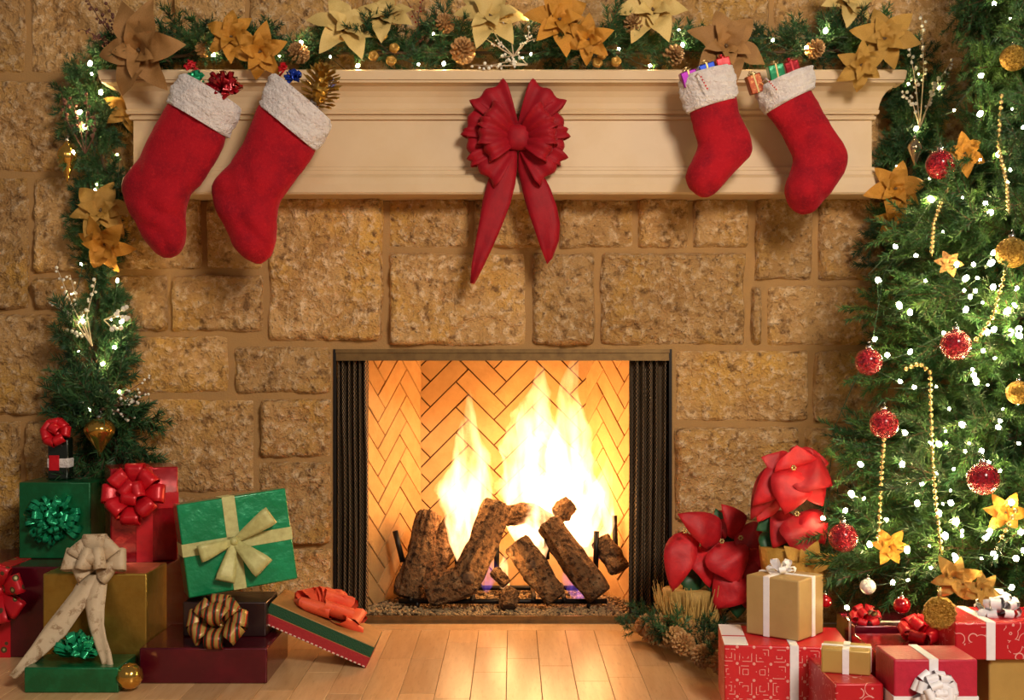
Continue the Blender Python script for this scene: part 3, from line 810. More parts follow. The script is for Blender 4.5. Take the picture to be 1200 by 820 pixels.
def garland(label, pts, n, rad, seed, ylim=-.012, out=.75, zmin=None):
    r = random.Random(seed); P = [W(*p) for p in pts]; base = P[-1] if P[-1].z < P[0].z else P[0]
    root = thing('pine_garland', label, 'garland', base)
    mb = MB(); mb.tube([p - base for p in P], .005, 5); mb.obj('wire', 'twig', root)
    for k in range(n):
        f = (k + r.random()) / n; p, tg = path_at(P, f); rd = rad(f) if callable(rad) else rad
        a = tg.cross(Vector((0, 1, 0))).normalized(); b2 = Vector((0, -1, 0)); th = r.uniform(0, 2 * PI)
        rad_d = a * math.cos(th) + b2 * math.sin(th) * .9
        d = (tg * r.choice((-1, 1)) * r.uniform(.2, 1) + rad_d * out * r.uniform(.5, 1.2)).normalized()
        sc = rd / .11 * r.uniform(.75, 1.15)
        q = p + rad_d * rd * .15
        tip = q + d * .13 * sc
        if tip.y > ylim - .02: d.y -= (tip.y - ylim + .02) / (.13 * sc); q.y = min(q.y, ylim - .02)
        if zmin is not None:
            if (q + d * .13 * sc).z < zmin + .01: d.z = abs(d.z) * .6 + .05
            q.z = max(q.z, zmin + .012)
        eu = orient(d, r.uniform(0, 6)); m3 = eu.to_matrix(); ymax = max((m3 @ v_).y for v_ in SPV[k % 5]) * sc + q.y
        if ymax > -.036: q.y -= ymax + .036
        if zmin is not None:
            zlo = min((m3 @ v_).z for v_ in SPV[k % 5]) * sc + q.z
            if zlo < zmin: q.z += zmin - zlo
        ob('sprig', SPRIG[k % 5], root, q - base, eu, sc)
    return root


def bulb_mesh():
    mb = MB(); mb.ball((0, 0, .004), .0052, 8, 6, sc=(1, 1, 1.35)); mb.tube([(0, 0, -.010), (0, 0, -.001)], .0028, 6, 1); return mb.mesh('bulb', ['bulb', 'wire_green'])


BULB = bulb_mesh()


def lights(label, pts, seed, scale=1.0, sink=.035):
    r = random.Random(seed); left = list(pts); pts = [left.pop(0)]
    while left: q = min(left, key=lambda p: (p - pts[-1]).length); left.remove(q); pts.append(q)
    base = pts[0]; root = thing('string_lights', label, 'string lights', base)
    w_ = []
    for i, p in enumerate(pts):
        w_.append(p - base + Vector((0, .008, 0)))
        if i < len(pts) - 1: w_.append((p + pts[i + 1]) / 2 - base + Vector((r.uniform(-.01, .01), sink, r.uniform(-.02, .01))))
    mb = MB(); mb.tube(w_, .0012, 4); mb.obj('wire', 'wire_green', root)
    for p in pts: ob('bulb', BULB, root, p - base, (r.uniform(-1, 1), r.uniform(-1, 1), 0), scale * (r.uniform(.75, 1.25) if r.random() < .6 else r.uniform(.4, .65)))
    return root


def cone_mesh(mat, seed=0, n=60):
    """pine cone, unit length ~1 along +z"""
    r = random.Random(seed); mb = MB(); mb.lathe([(.02, .0), (.16, .12), (.2, .4), (.12, .8), (.02, 1)], 10)
    for k in range(n):
        t = k / n; a = k * 2.39996; z = t * .98; rr = .42 * math.sin(PI * (t * .82 + .16)) ** .8; tilt = lerp(-.1, 1.0, t)
        u_ = Vector((math.cos(a), math.sin(a), 0)); s_ = Vector((-math.sin(a), math.cos(a), 0)); p = u_ * .12 * (1 - t * .6) + Vector((0, 0, z)); d = (u_ + Vector((0, 0, tilt))).normalized() * rr
        wd = .13 * (1 - .45 * t); th = Vector((0, 0, .035))
        mb.add([p - s_ * wd * .5, p + s_ * wd * .5, p + d * .9 + s_ * wd, p + d * 1.08 + th, p + d * .9 - s_ * wd, p + d * .7 + th * 1.6], [(0, 1, 2, 5), (2, 3, 5), (3, 4, 5), (4, 0, 5), (1, 0, 4, 3, 2)])
    return mb.mesh('pine_cone', mat, False)


CONE = cone_mesh('cone'); CONE_G = cone_mesh('cone_gold', 2)


def pine_cone(label, pos, lpx, Y, d=(0, -1, .3), gold=False, group='pine cones'):
    s_ = PM(lpx, Y); o = ob('pine_cone', CONE_G if gold else CONE, None, pos, Vector(d).normalized().to_track_quat('Z', 'Y').to_euler(), s_)
    tag(o, label, 'pine cone', group); return o


def spray(name, label, base, tips, mat_t, mat_b, rb, per=7, cat='twig', seed=0, spread=.02):
    """branching twig with beads: base point, list of tip points"""
    r = random.Random(seed); root = thing(name, label, cat, base)
    mb = MB(); bb = MB()
    for tp in tips:
        a = Vector((0, 0, 0)); b2 = tp - base; m_ = (a + b2) * .5 + Vector((r.uniform(-.02, .02), r.uniform(-.01, .01), r.uniform(-.01, .02)))
        mb.tube([a, m_, b2], [.0022, .0016, .0009], 5)
        for k in range(per):
            t = .35 + .65 * (k + 1) / per; p = (a.lerp(m_, t * 2) if t < .5 else m_.lerp(b2, t * 2 - 1)) + Vector((r.uniform(-1, 1), r.uniform(-.6, .3), r.uniform(-1, 1))) * spread * .5
            q = (a.lerp(m_, t * 2) if t < .5 else m_.lerp(b2, t * 2 - 1)); mb.tube([q, p], .0006, 3); bb.ball(p, rb * r.uniform(.75, 1.25), 7, 5)
    mb.obj('stem', mat_t, root); o = bb.obj('beads', mat_b, root); o['kind'] = 'stuff'
    return root


# ------------------------------------------------------------------ garlands on the mantel and the wall
g1 = garland('green pine garland lying along the top of the mantel shelf', [(150, 72, -.12), (250, 62, -.12), (370, 62, -.12), (500, 62, -.12), (620, 62, -.12), (740, 62, -.12), (880, 62, -.12), (980, 60, -.12), (1050, 66, -.12)], 210, lambda f: .105 + .02 * math.sin(f * 23), 21, ylim=-.03, zmin=SHZ)
g2 = garland('pine garland hanging down the stone wall beside the stockings with wrapped presents at its foot', [(128, 62, -.09), (108, 110, -.08), (112, 160, -.08), (126, 210, -.08), (122, 280, -.08), (116, 340, -.08), (108, 400, -.08), (114, 450, -.09), (128, 495, -.1), (132, 550, -.1)], 190, lambda f: .095 if f < .68 else .15, 22)
g3 = garland('pine garland hanging at the end of the mantel behind the decorated tree', [(1066, 72, -.09), (1072, 120, -.08), (1066, 180, -.08), (1058, 240, -.08), (1045, 290, -.09), (1070, 340, -.09)], 110, lambda f: .10, 23)

B1 = [(208, 55), (250, 66), (327, 66), (354, 52), (387, 67), (424, 48), (418, 78), (490, 76), (508, 40), (520, 76), (552, 60), (568, 34), (598, 38), (624, 20), (612, 68), (622, 64), (676, 37), (725, 58), (762, 78), (796, 36), (800, 54), (945, 57), (967, 38), (1022, 42), (1062, 42), (238, 50), (300, 52), (868, 70), (905, 48)]
lights('string of warm white lights threaded through the mantel garland', [W(x, y, -.20) for x, y in B1], 1)
B2 = [(105, 76), (108, 87), (118, 110), (92, 133), (100, 150), (137, 182), (114, 217), (112, 223), (96, 310), (137, 330), (84, 345), (130, 375), (141, 378), (98, 378), (92, 412), (134, 408), (119, 427), (139, 460), (86, 180), (126, 295), (105, 480)]
lights('string of warm white lights wound down the garland beside the stockings', [W(x, y, -.155) for x, y in B2], 2)
B3 = [(1065, 99), (1076, 87), (1100, 104), (1072, 152), (1118, 130), (1050, 195), (1090, 210), (1060, 250)]
lights('string of warm white lights in the garland behind the tree', [W(x, y, -.165) for x, y in B3], 3)

fl_ = [('large bronze poinsettia with a dark centre at the corner of the mantel', 166, 60, -.27, 56, 'petal_bronze', .1), ('gold poinsettia above the two stockings with bows', 272, 44, -.24, 34, 'petal_orange', -.15), ('gold poinsettia with drooping petals touching the shelf edge between stockings', 305, 60, -.26, 36, 'petal_orange', .35),
       ('pale cream-gold poinsettia rising above the pine needles next to a gold cone', 405, 34, -.20, 44, 'petal_cream', -.45), ('pale yellow poinsettia leaning back against the stone', 452, 22, -.18, 38, 'petal_cream', -.6), ('pale cream poinsettia behind the forked white twig', 575, 22, -.19, 46, 'petal_cream', -.45),
       ('bright orange-gold poinsettia above the red velvet bow', 655, 24, -.23, 42, 'petal_orange', -.1), ('orange-gold poinsettia drooping beside the brighter one', 690, 46, -.25, 30, 'petal_orange', .3), ('pale gold poinsettia beside three gold rosettes', 765, 14, -.19, 44, 'petal_cream', -.3),
       ('wide sheer bronze poinsettia above the stocking with a purple present', 850, 56, -.22, 50, 'petal_bronze', -.2), ('pale gold poinsettia high above the end of the garland', 992, 4, -.18, 36, 'petal_cream', -.35), ('gold poinsettia at the end of the mantel near the pearl twig', 1036, 46, -.24, 38, 'petal_gold', 0), ('gold poinsettia hanging over the shelf edge beside a stocking cuff', 1008, 76, -.26, 30, 'petal_gold', .3),
       ('gold poinsettia pinned halfway down the hanging garland by the wall', 118, 248, -.17, 38, 'petal_gold', -.3), ('orange-gold poinsettia under the other one on the hanging garland', 124, 285, -.18, 36, 'petal_orange', .5), ('gold poinsettia in the garland just below the mantel end', 1048, 222, -.17, 36, 'petal_orange', -.1), ('small gold poinsettia drooping under the mantel end near the tree', 1046, 255, -.17, 24, 'petal_orange', .5), ('gold leafy flower tucked behind the top of the hanging garland', 150, 128, -.10, 28, 'petal_gold', .2)]
for k, (lb, x, y, Y, rp, key, tl) in enumerate(fl_): flower(lb, x, y, Y, rp, key, (tl, k * .7, ((k * 37) % 7 - 3) * .08), seed=k, group='gold fabric poinsettias on the garland')
cn = [('brown pine cone beside the silver parcel in a stocking', 355, 67, 24, False), ('brown pine cone resting on the shelf below the cream poinsettia', 543, 66, 30, False), ('frosted pine cone on the shelf next to a purple present', 785, 70, 24, False), ('brown pine cone poking through needles below a pale flower', 525, 32, 22, False), ('small brown cone at the back of the garland by the bronze flower', 240, 62, 18, False), ('brown pine cone near the gold flower at the mantel end', 950, 62, 22, False), ('brown pine cone among the needles under the pale gold poinsettia', 745, 34, 24, False)]
for k, (lb, x, y, l_, g_) in enumerate(cn): pine_cone(lb, W(x, y, -.175), l_, -.17, (.3 * ((k % 3) - 1), -1, .25), g_, 'pine cones on the mantel garland')
r = random.Random(9)
for k, (x, y, lb) in enumerate(((438, 66, 'gold rosette pod beside a bright bulb on the shelf'), (458, 72, 'gold rosette pod lowest of the cluster by the dark needles'), (462, 57, 'gold rosette pod topmost of the cluster by the dark needles'), (706, 64, 'gold rosette pod topmost of three under the orange flower'), (700, 74, 'gold rosette pod with an open mouth resting on the shelf edge'), (722, 73, 'gold rosette pod beside the open-mouthed one on the shelf'), (448, 42, 'gold rosette pod under the pale yellow petals'))):
    mb = MB(); mb.lathe([(.0005, -.012), (.010, -.009), (.0155, 0), (.0145, .009), (.009, .012), (.006, .006), (.0005, .003)], 14, lobes=5, amp=.08)
    tag(mb.obj('gold_rosette', 'petal_gold', None, loc=W(x, y, -.215), rot=(R(75 + r.uniform(-15, 15)), 0, r.uniform(-.4, .4))), lb, 'ornament', 'gold rosettes on the mantel')
# twigs
spray('berry_twig', 'dark red berry twig arching over the large bronze poinsettia', W(140, 55, -.16), [W(100, -5, -.12), W(118, 18, -.16), W(96, 34, -.15), W(128, 8, -.15), W(112, 42, -.17)], 'twig_red', 'twig_red', .0045, 10, seed=1)
spray('berry_twig', 'thin dark twigs standing up behind the dark needles on the mantel', W(492, 50, -.12), [W(478, 3, -.1), W(497, -6, -.1), W(512, 8, -.1)], 'twig_red', 'berry_red', .003, 8, seed=2)
spray('berry_twig', 'dark twig rising from the garland beside the pale gold poinsettia', W(755, 50, -.14), [W(744, 4, -.12), W(772, 22, -.12)], 'twig_red', 'berry_red', .003, 6, seed=3)
spray('white_twig', 'forked white twig lying across the mantel garland', W(602, 66, -.215), [W(578, 36, -.22), W(570, 46, -.22), W(620, 30, -.22), W(628, 45, -.22), W(592, 30, -.22)], 'twig_pale', 'pearl_white', .0032, 6, seed=4)
spray('white_twig', 'short white beaded twig resting low on the mantel shelf edge', W(618, 76, -.21), [W(570, 78, -.21), W(585, 68, -.215), W(598, 74, -.22), W(556, 76, -.215)], 'twig_pale', 'pearl_white', .0045, 7, seed=5)
spray('pearl_twig', 'white pearl twig fanning up in front of the garland end by the tree', W(1078, 150, -.18), [W(1080, 18, -.16), W(1066, 58, -.17), W(1118, 68, -.18), W(1058, 110, -.18), W(1100, 92, -.18)], 'twig_pale', 'pearl_white', .0048, 12, seed=6)
spray('pearl_twig', 'white pearl twig sticking out over the stone from the hanging garland', W(108, 405, -.17), [W(66, 312, -.14), W(62, 352, -.14), W(82, 322, -.15), W(112, 330, -.17), W(80, 390, -.16)], 'twig_pale', 'pearl_white', .0046, 10, seed=7)
spray('pearl_twig', 'pearl berry spray above the heart-shaped gold bauble', W(118, 480, -.19), [W(178, 440, -.17), W(160, 470, -.19), W(155, 490, -.19), W(172, 458, -.18)], 'twig_red', 'pearl_white', .0042, 9, seed=8)
spray('pearl_twig', 'bright white blossom sprig at the edge of the hanging garland', W(122, 375, -.16), [W(150, 358, -.16), W(152, 374, -.17), W(144, 386, -.16)], 'twig_pale', 'pearl_white', .0075, 4, seed=9, spread=.012)
spray('berry_twig', 'brown berry spray along the upper part of the hanging garland', W(100, 180, -.16), [W(84, 118, -.15), W(102, 112, -.16), W(112, 138, -.17), W(72, 108, -.13)], 'twig_red', 'twig_red', .005, 8, seed=10)
# hanging ornaments on the garland


def bauble(name, label, pos, prof, mat, rscale, group=None, lobes=0, amp=0, rot=(0, 0, 0), cap=True, cat='ornament', hook=True):
    root = thing(name, label, cat, pos, rot, group)
    mb = MB(); mb.lathe([(r_ * rscale, z * rscale) for r_, z in prof], 24, lobes=lobes, amp=amp); mb.obj('ball', mat, root)
    if cap:
        zt = prof[-1][1] * rscale; mb = MB(); cr = max(.004, rscale * .22); mb.tube([(0, 0, zt - cr * .3), (0, 0, zt + cr * .9)], cr, 10); mb.obj('cap', 'silver', root)
        if hook:
            mb = MB(); mb.tube([(.0, 0, zt + cr * .8), (cr * .5, 0, zt + cr * 1.6), (0, 0, zt + cr * 2.3), (-cr * .3, 0, zt + cr * 1.8)], .0008, 4); mb.obj('hook', 'silver', root)
    return root


SPH = [(math.sin(PI * k / 14) + (1e-3 if k in (0, 14) else 0), -math.cos(PI * k / 14)) for k in range(15)]
DROP = [(.002, -1.7), (.12, -1.35), (.38, -.9), (.72, -.42), (.95, -.02), (1, .2), (.86, .52), (.5, .78), (.2, .9)]
SPIN = [(.002, -2.3), (.1, -2.0), (.45, -1.0), (.8, -.2), (.95, .3), (.8, .8), (.4, 1.3), (.12, 1.7)]
bauble('gold_bauble', 'gold heart-shaped bauble hanging low on the wall garland', W(117, 506, -.22), DROP, 'glass_gold', PM(18, -.22), lobes=12, amp=.03)
bauble('gold_bauble', 'long gold spindle bauble hanging in front of the bare stone', W(79, 186, -.14), SPIN, 'glass_gold', PM(12.5, -.14), lobes=8, amp=.05)
bauble('champagne_bauble', 'clear champagne teardrop bauble hanging below the pearl twig', W(1072, 176, -.20), SPIN, 'glass_champagne', PM(9, -.2), lobes=8, amp=.04)

# ------------------------------------------------------------------ stockings


def stocking(label, cuff, legs, Y, seed, thick=.052):
    c0 = W((cuff[0][0] + cuff[0][2]) / 2, cuff[0][1], Y); root = thing('stocking', label, 'stocking', c0, group='red stockings on the mantel')
    def surf(pairs, th, amp, sc, name, mat, n=36, sub=6, yb=0):
        rings = loft_lr(pairs, Y, th, n, sub, yb=yb); mb = MB(); out = []
        for i, rg in enumerate(rings):
            c = sum((Vector(p) for p in rg), Vector()) / n; o_ = []
            for p in rg:
                fade = sstep((i - 9) / 10)
                d = (p - c); q = p * sc + Vector((seed * 5, 0, 0)); f = noise.fractal(q, .8, 2, 3)
                wr = noise.noise(Vector((p.x * 11 + p.z * 7, seed, p.z * 9 - p.x * 4))) * .026 * fade if name == 'sock' else 0
                o_.append(p + d.normalized() * f * amp + Vector((0, -abs(wr) if d.y < 0 else 0, 0)) - c0 if d.length > 1e-5 else p - c0)
            out.append(o_)
        mb.rings(out); return mb.obj(name, mat, root)
    surf(legs, thick, .0035, 16, 'sock', 'plush_red')
    surf(cuff, thick + .014, .007, 40, 'cuff', 'fur_white', n=48, sub=10)
    mid = cuff[0]; A = W(mid[0], mid[1], Y); B = W(mid[2], mid[3], Y)
    top = A if A.z > B.z else B; mb = MB(); hang = Vector((lerp(top.x, (A.x + B.x) / 2, .15), -.205, SHZ + .004))
    mb.tube([top - c0 + Vector((0, .0, -.012)), hang - c0 + Vector((0, -.012, -.004)), hang - c0 + Vector((0, .03, .002))], .003, 6); mb.obj('hanging_loop', 'plush_red', root)
    return root


def cuffp(tl, tr, br, bl):
    def mixp(t, bulge): return (lerp(tl[0], bl[0], t), lerp(tl[1], bl[1], t), lerp(tr[0], br[0], t), lerp(tr[1], br[1], t))
    o = []
    for t, s_ in ((0.0, .90), (.06, .98), (.2, 1.03), (.5, 1.04), (.8, 1.02), (.95, .99), (1.0, .92)):
        a = mixp(t, s_); cx, cy = (a[0] + a[2]) / 2, (a[1] + a[3]) / 2
        o.append((cx + (a[0] - cx) * s_, cy + (a[1] - cy) * s_, cx + (a[2] - cx) * s_, cy + (a[3] - cy) * s_))
    return o


YS = -.285
stocking('red plush stocking holding a dark red metallic bow and a green bow', cuffp((214, 85), (283, 126), (268, 163), (195, 120)), [(214, 108, 266, 140), (195, 124, 264, 164), (176, 161, 252, 190), (159, 194, 238, 212), (144, 214, 226, 226), (146, 236, 220, 240), (157, 256, 218, 253), (166, 273, 218, 270), (173, 286, 217, 284), (182, 296, 210, 297), (191, 302, 201, 302)], YS, 1)
stocking('red plush stocking holding a gold cone and silver and blue parcels', cuffp((321, 85), (390, 143), (371, 179), (304, 124)), [(320, 112, 372, 154), (302, 126, 368, 180), (284, 170, 350, 206), (264, 200, 332, 230), (249, 219, 327, 242), (252, 241, 325, 256), (260, 258, 324, 270), (268, 275, 323, 283), (277, 292, 319, 297), (288, 303, 313, 305), (299, 309, 307, 309)], YS, 2)
stocking('short red stocking holding purple and blue presents', cuffp((795, 93), (859, 76), (864, 116), (804, 134)), [(806, 112, 856, 98), (808, 131, 863, 115), (812, 146, 866, 131), (816, 160, 873, 147), (817, 173, 881, 168), (812, 185, 880, 181), (806, 198, 869, 193), (803, 208, 858, 205), (807, 219, 847, 218), (815, 227, 838, 227), (822, 231, 830, 231)], YS, 3, .045)
stocking('long red stocking with pale scuffs holding a bright green present', cuffp((883, 106), (952, 77), (955, 104), (897, 134)), [(898, 118, 946, 96), (899, 134, 952, 109), (910, 148, 961, 128), (920, 164, 973, 148), (929, 184, 988, 170), (927, 198, 993, 185), (922, 212, 988, 204), (920, 226, 976, 222), (923, 238, 964, 237), (930, 247, 953, 248), (938, 251, 945, 251)], YS, 4, .048)


def small_gift(label, px, py, Y, wpx, hpx, mat, rib, rot, group='tiny presents in the stockings'):
    w_, h_ = PM(wpx, Y), PM(hpx, Y)
    t = thing('tiny_present', label, 'gift', W(px, py + hpx / 2, Y), rot, group)
    rbox('box', (w_, w_ * .8, h_), .003, mat, t)
    rbox('ribbon', (w_ * .14, w_ * .83, h_ + .003), .001, rib, t)
    b2 = ob('bow', pom_mesh(w_ * .3, .006, rib, 3, ((.2, 6), (.9, 4))), t, (0, 0, h_)); return t


def small_bow(label, px, py, Y, rpx, mat, rot, n=46):
    t = ob('metallic_bow', tinsel_mesh(PM(rpx, Y), mat, int(px), n, .009), None, W(px, py, Y), rot); return tag(t, label, 'bow', 'metallic bows in the stockings')


small_bow('dark red metallic bow spilling over a white stocking cuff', 262, 104, -.305, 23, 'foil_red', (R(50), 0, .2), 90)
small_bow('green metallic bow tucked into a white stocking cuff', 229, 96, -.295, 14, 'tinsel_green', (R(60), 0, 0))
small_bow('small bright red bow at the top of the green one', 224, 78, -.285, 9, 'satin_red', (R(40), 0, 0), 24)
small_bow('small red bow standing at the corner of the second white cuff', 332, 82, -.285, 9, 'satin_red', (R(50), 0, 0), 24)
small_bow('blue metallic bow inside the stocking with the gold cone', 344, 92, -.295, 12, 'tinsel_blue', (R(60), 0, 0))
t = thing('silver_parcel', 'dark silver parcel leaning in the stocking with the gold cone', 'gift', W(366, 125, -.285), (0, R(38), 0), 'tiny presents in the stockings'); rbox('box', (.022, .05, .10), .004, 'tinsel_silver', t); rbox('ribbon', (.024, .012, .102), .001, 'tinsel_blue', t)
pine_cone('gold painted pine cone sticking out of a stocking', W(372, 124, -.295), 48, -.29, (.25, -.35, 1), True, 'gold cones in the stockings')
small_gift('purple tinsel present in the short stocking', 810, 92, -.30, 19, 18, 'tinsel_purple', 'bead_gold', (R(8), R(-18), 0))
small_gift('blue tinsel present in the short stocking', 831, 83, -.295, 19, 17, 'tinsel_blue', 'bead_gold', (R(8), R(-18), 0))
small_gift('small red present at the top corner of the short stocking', 849, 76, -.285, 16, 16, 'satin_red', 'satin_red', (R(8), R(-14), 0))
small_gift('copper tinsel present at the low side of the long stocking cuff', 888, 98, -.30, 17, 22, 'tinsel_rust', 'bead_gold', (R(8), R(-20), 0))
small_gift('bright green present standing in the long stocking', 911, 85, -.295, 18, 18, 'foil_green_bright', 'bead_gold', (R(8), R(-14), 0))
small_gift('dark red present behind the green one in the long stocking', 929, 79, -.285, 17, 14, 'foil_red', 'satin_red', (R(8), R(-18), 0))
for lb, x0, y0, x1, y1 in (('thin striped candy cane over the short stocking cuff', 821, 89, 830, 106), ('thin striped candy cane over the long stocking cuff', 901, 95, 911, 106)):
    t = thing('candy_cane', lb, 'candy cane', W(x0, y0, -.365)); a = Vector((0, 0, 0)); b2 = W(x1, y1, -.372) - W(x0, y0, -.365)
    mb = MB(); mb.tube([a + Vector((-.012, .03, .004)), a + Vector((-.006, .01, .010)), a, b2], .0024, 6); mb.obj('cane', 'candy_stripe', t)
    mb = MB()
    for k in range(5): mb.tube([a.lerp(b2, k / 5 + .03), a.lerp(b2, k / 5 + .12)], .0027, 6)
    mb.obj('stripe', 'satin_red', t)

# ------------------------------------------------------------------ velvet bow on the mantel
YB = -.165
bw = thing('velvet_bow', 'large red velvet bow with two long tails pinned to the mantel front', 'bow', W(607, 163, YB))
bo = bw.location.copy(); bq = (PI / 2, 0, 0)
p1 = PM(1, YB)
for a, e, L_, w_, h_ in ((124, 8, 66, 36, 16), (158, 6, 62, 34, 16), (192, 6, 60, 34, 16), (224, 8, 60, 36, 16), (56, 8, 66, 36, 16), (22, 6, 56, 34, 16), (-12, 6, 54, 34, 16), (-44, 8, 58, 36, 16), (146, 26, 52, 26, 20), (174, 26, 52, 24, 20), (204, 26, 48, 24, 20), (34, 26, 50, 26, 20), (6, 26, 50, 24, 20), (-24, 26, 48, 24, 20)):
    lp = loop_strip(L_ * p1, w_ * p1 * 1.3, h_ * p1 * 1.1, .22, 18, 0, .045); xf(lp, Matrix.Rotation(R(a), 4, 'Z') @ Matrix.Rotation(-R(e), 4, 'Y'))
    solid(lp.obj('loop', 'velvet_red', bw, rot=bq), .0015)
mb = MB(); r_ = 15 * p1; mb.rings([[(r_ * q * math.copysign(abs(math.cos(2 * PI * k / 20)) ** .6, math.cos(2 * PI * k / 20)), y_, 1.05 * r_ * q * math.copysign(abs(math.sin(2 * PI * k / 20)) ** .6, math.sin(2 * PI * k / 20))) for k in range(20)] for q, y_ in ((.75, -.005), (.95, -.02), (.97, -.034), (.8, -.044), (.4, -.049), (.05, -.05))]); mb.obj('knot', 'velvet_red', bw)


def tailmesh(pairs, y0, y1, parent, org, mat, Y):
    vs = []; fs = []; K = 6; n = len(pairs)
    for i, (lx, ly, rx, ry) in enumerate(pairs):
        A = W(lx, ly, Y) - org; B = W(rx, ry, Y) - org
        for k in range(K + 1):
            s_ = k / K; p = A.lerp(B, s_); p.y += lerp(y0, y1, i / (n - 1)) - min(.012, .10 * (B - A).length) * math.sin(PI * s_) + .004 * math.sin(s_ * 7 + i); vs.append(p)
    for i in range(n - 1):
        for k in range(K):
            q = i * (K + 1) + k; fs.append((q, q + 1, q + K + 2, q + K + 1))
    mb = MB(); mb.add(vs, fs); return solid(mb.obj('tail', mat, parent), .0015)


tailmesh([(597, 170, 606, 176), (583, 190, 606, 196), (572, 212, 604, 216), (566, 235, 598, 240), (562, 260, 588, 266), (557, 286, 577, 291), (553, 310, 567, 312), (551, 332, 556, 333)], -.02, -.012, bw, bo, 'velvet_red', YB)
tailmesh([(608, 176, 619, 170), (607, 200, 629, 190), (610, 214, 637, 206), (614, 232, 645, 222), (620, 252, 652, 242), (627, 272, 656, 262), (633, 290, 655, 282), (641, 310, 647, 303)], -.015, -.01, bw, bo, 'velvet_red', YB)


# ------------------------------------------------------------------ presents
def gift(label, x0, x1, Y0, Y1, z0, z1, mat, group, rz=0, bev=.004, name='gift_box', rot=None, part='box'):
    t = thing(name, label, 'gift', ((x0 + x1) / 2, (Y0 + Y1) / 2, z0), rot or (0, 0, R(rz)), group)
    t['w'] = x1 - x0; t['d'] = Y1 - Y0; t['h'] = z1 - z0
    rbox(part, (x1 - x0, Y1 - Y0, z1 - z0), bev, mat, t); return t


def band(t, axis, off, wd, mat, e=.0015):
    w_, d_, h_ = t['w'], t['d'], t['h']
    if axis == 'x': o = rbox('ribbon', (wd, d_ + 2 * e, h_ + e), .0006, mat, t, 1); o.location = (off, 0, 0)
    elif axis == 'y': o = rbox('ribbon', (w_ + 2 * e, wd, h_ + e), .0006, mat, t, 1); o.location = (0, off, 0)
    else: o = rbox('ribbon', (w_ + 2 * e, d_ + 2 * e, wd), .0006, mat, t, 1); o.location = (0, 0, off)
    return o


GL = 'presents heaped under the hanging garland'; GR = 'presents heaped under the tree'
# big dark red one at the back
Y = -.45
A = gift('big dark red foil present beneath the green cube and the bright red one', XP(-80, Y), XP(192, Y), Y, -.12, 0, ZP(664, Y), 'foil_maroon', GL); zA = A['h']
ao = A.location
kn = loop_bow(A, W(2, 690, Y) - ao + Vector((0, -.012, 0)), (PI / 2, 0, 0), [(20, 25, .095, .055, .035), (70, 30, .10, .055, .035), (120, 30, .095, .055, .035), (170, 25, .09, .055, .035), (215, 25, .09, .05, .03), (-35, 22, .10, .05, .03), (-75, 25, .10, .05, .03), (265, 22, .10, .05, .03)], 'ribbon_sequin', .018)
band(A, 'x', W(2, 690, Y).x - ao.x, .05, 'ribbon_sequin')
# gold box
Y = -.66
B = gift('gold foil present with a cream leaf-print ribbon bow', XP(50, Y), XP(172, Y), Y, -.475, 0, ZP(672, Y), 'foil_gold', GL); bo_ = B.location
loops = [(a, e, L2, .058, .034) for a, e, L2 in ((8, 12, .085), (48, 22, .08), (92, 25, .085), (134, 22, .08), (172, 12, .085), (-30, 14, .06), (210, 14, .06), (90, 68, .06), (15, 58, .065), (165, 58, .065))]
loop_bow(B, W(112, 664, Y) - bo_ + Vector((0, .012, 0)), (R(66), 0, 0), loops, 'ribbon_cream', .014)
for pairs, dy in (([(98, 672, 124, 672), (90, 690, 117, 692), (78, 708, 104, 712), (66, 726, 90, 736), (55, 746, 72, 754), (45, 762, 57, 768), (36, 776, 44, 779)], -.135), ([(104, 672, 128, 672), (104, 690, 129, 690), (108, 708, 130, 708), (115, 726, 133, 724), (124, 742, 139, 738), (134, 756, 147, 752), (143, 774, 153, 771)], -.13)):
    tailmesh(pairs, -.012, dy, B, bo_, 'ribbon_cream', Y)
# flat green
Y = -.815
G1 = gift('flat dark green present with a shiny green bow at the front of the heap', XP(28, Y), XP(139, Y), Y, -.672, 0, ZP(782, Y), 'foil_green', GL)
ob('bow', tinsel_mesh(.062, 'tinsel_green', 4, 90, .012), G1, W(90, 762, -.75) * 1 - G1.location + Vector((0, 0, -.012)))
# flat maroon
Y = -.727
G2 = gift('flat dark red foil present on the floor with a striped red and gold bow', XP(163, Y), XP(313, Y), Y, -.44, 0, ZP(759, Y), 'foil_maroon', GL)
loops = [(a, e, .085, .045, .05) for a, e in ((5, 20), (40, 35), (85, 30), (140, 35), (175, 20), (-35, 25), (215, 25), (-90, 30), (60, 65), (120, 65))]
loop_bow(G2, W(258, 733, -.67) - G2.location, (R(62), 0, 0), loops, 'ribbon_plaid', .016)
# dark one under the tilted green
G3 = gift('dark wrapped present propping up the tilted bright green one', XP(214, -.60), XP(312, -.60), -.60, -.445, G2['h'], G2['h'] + .092, 'foil_dark', GL)
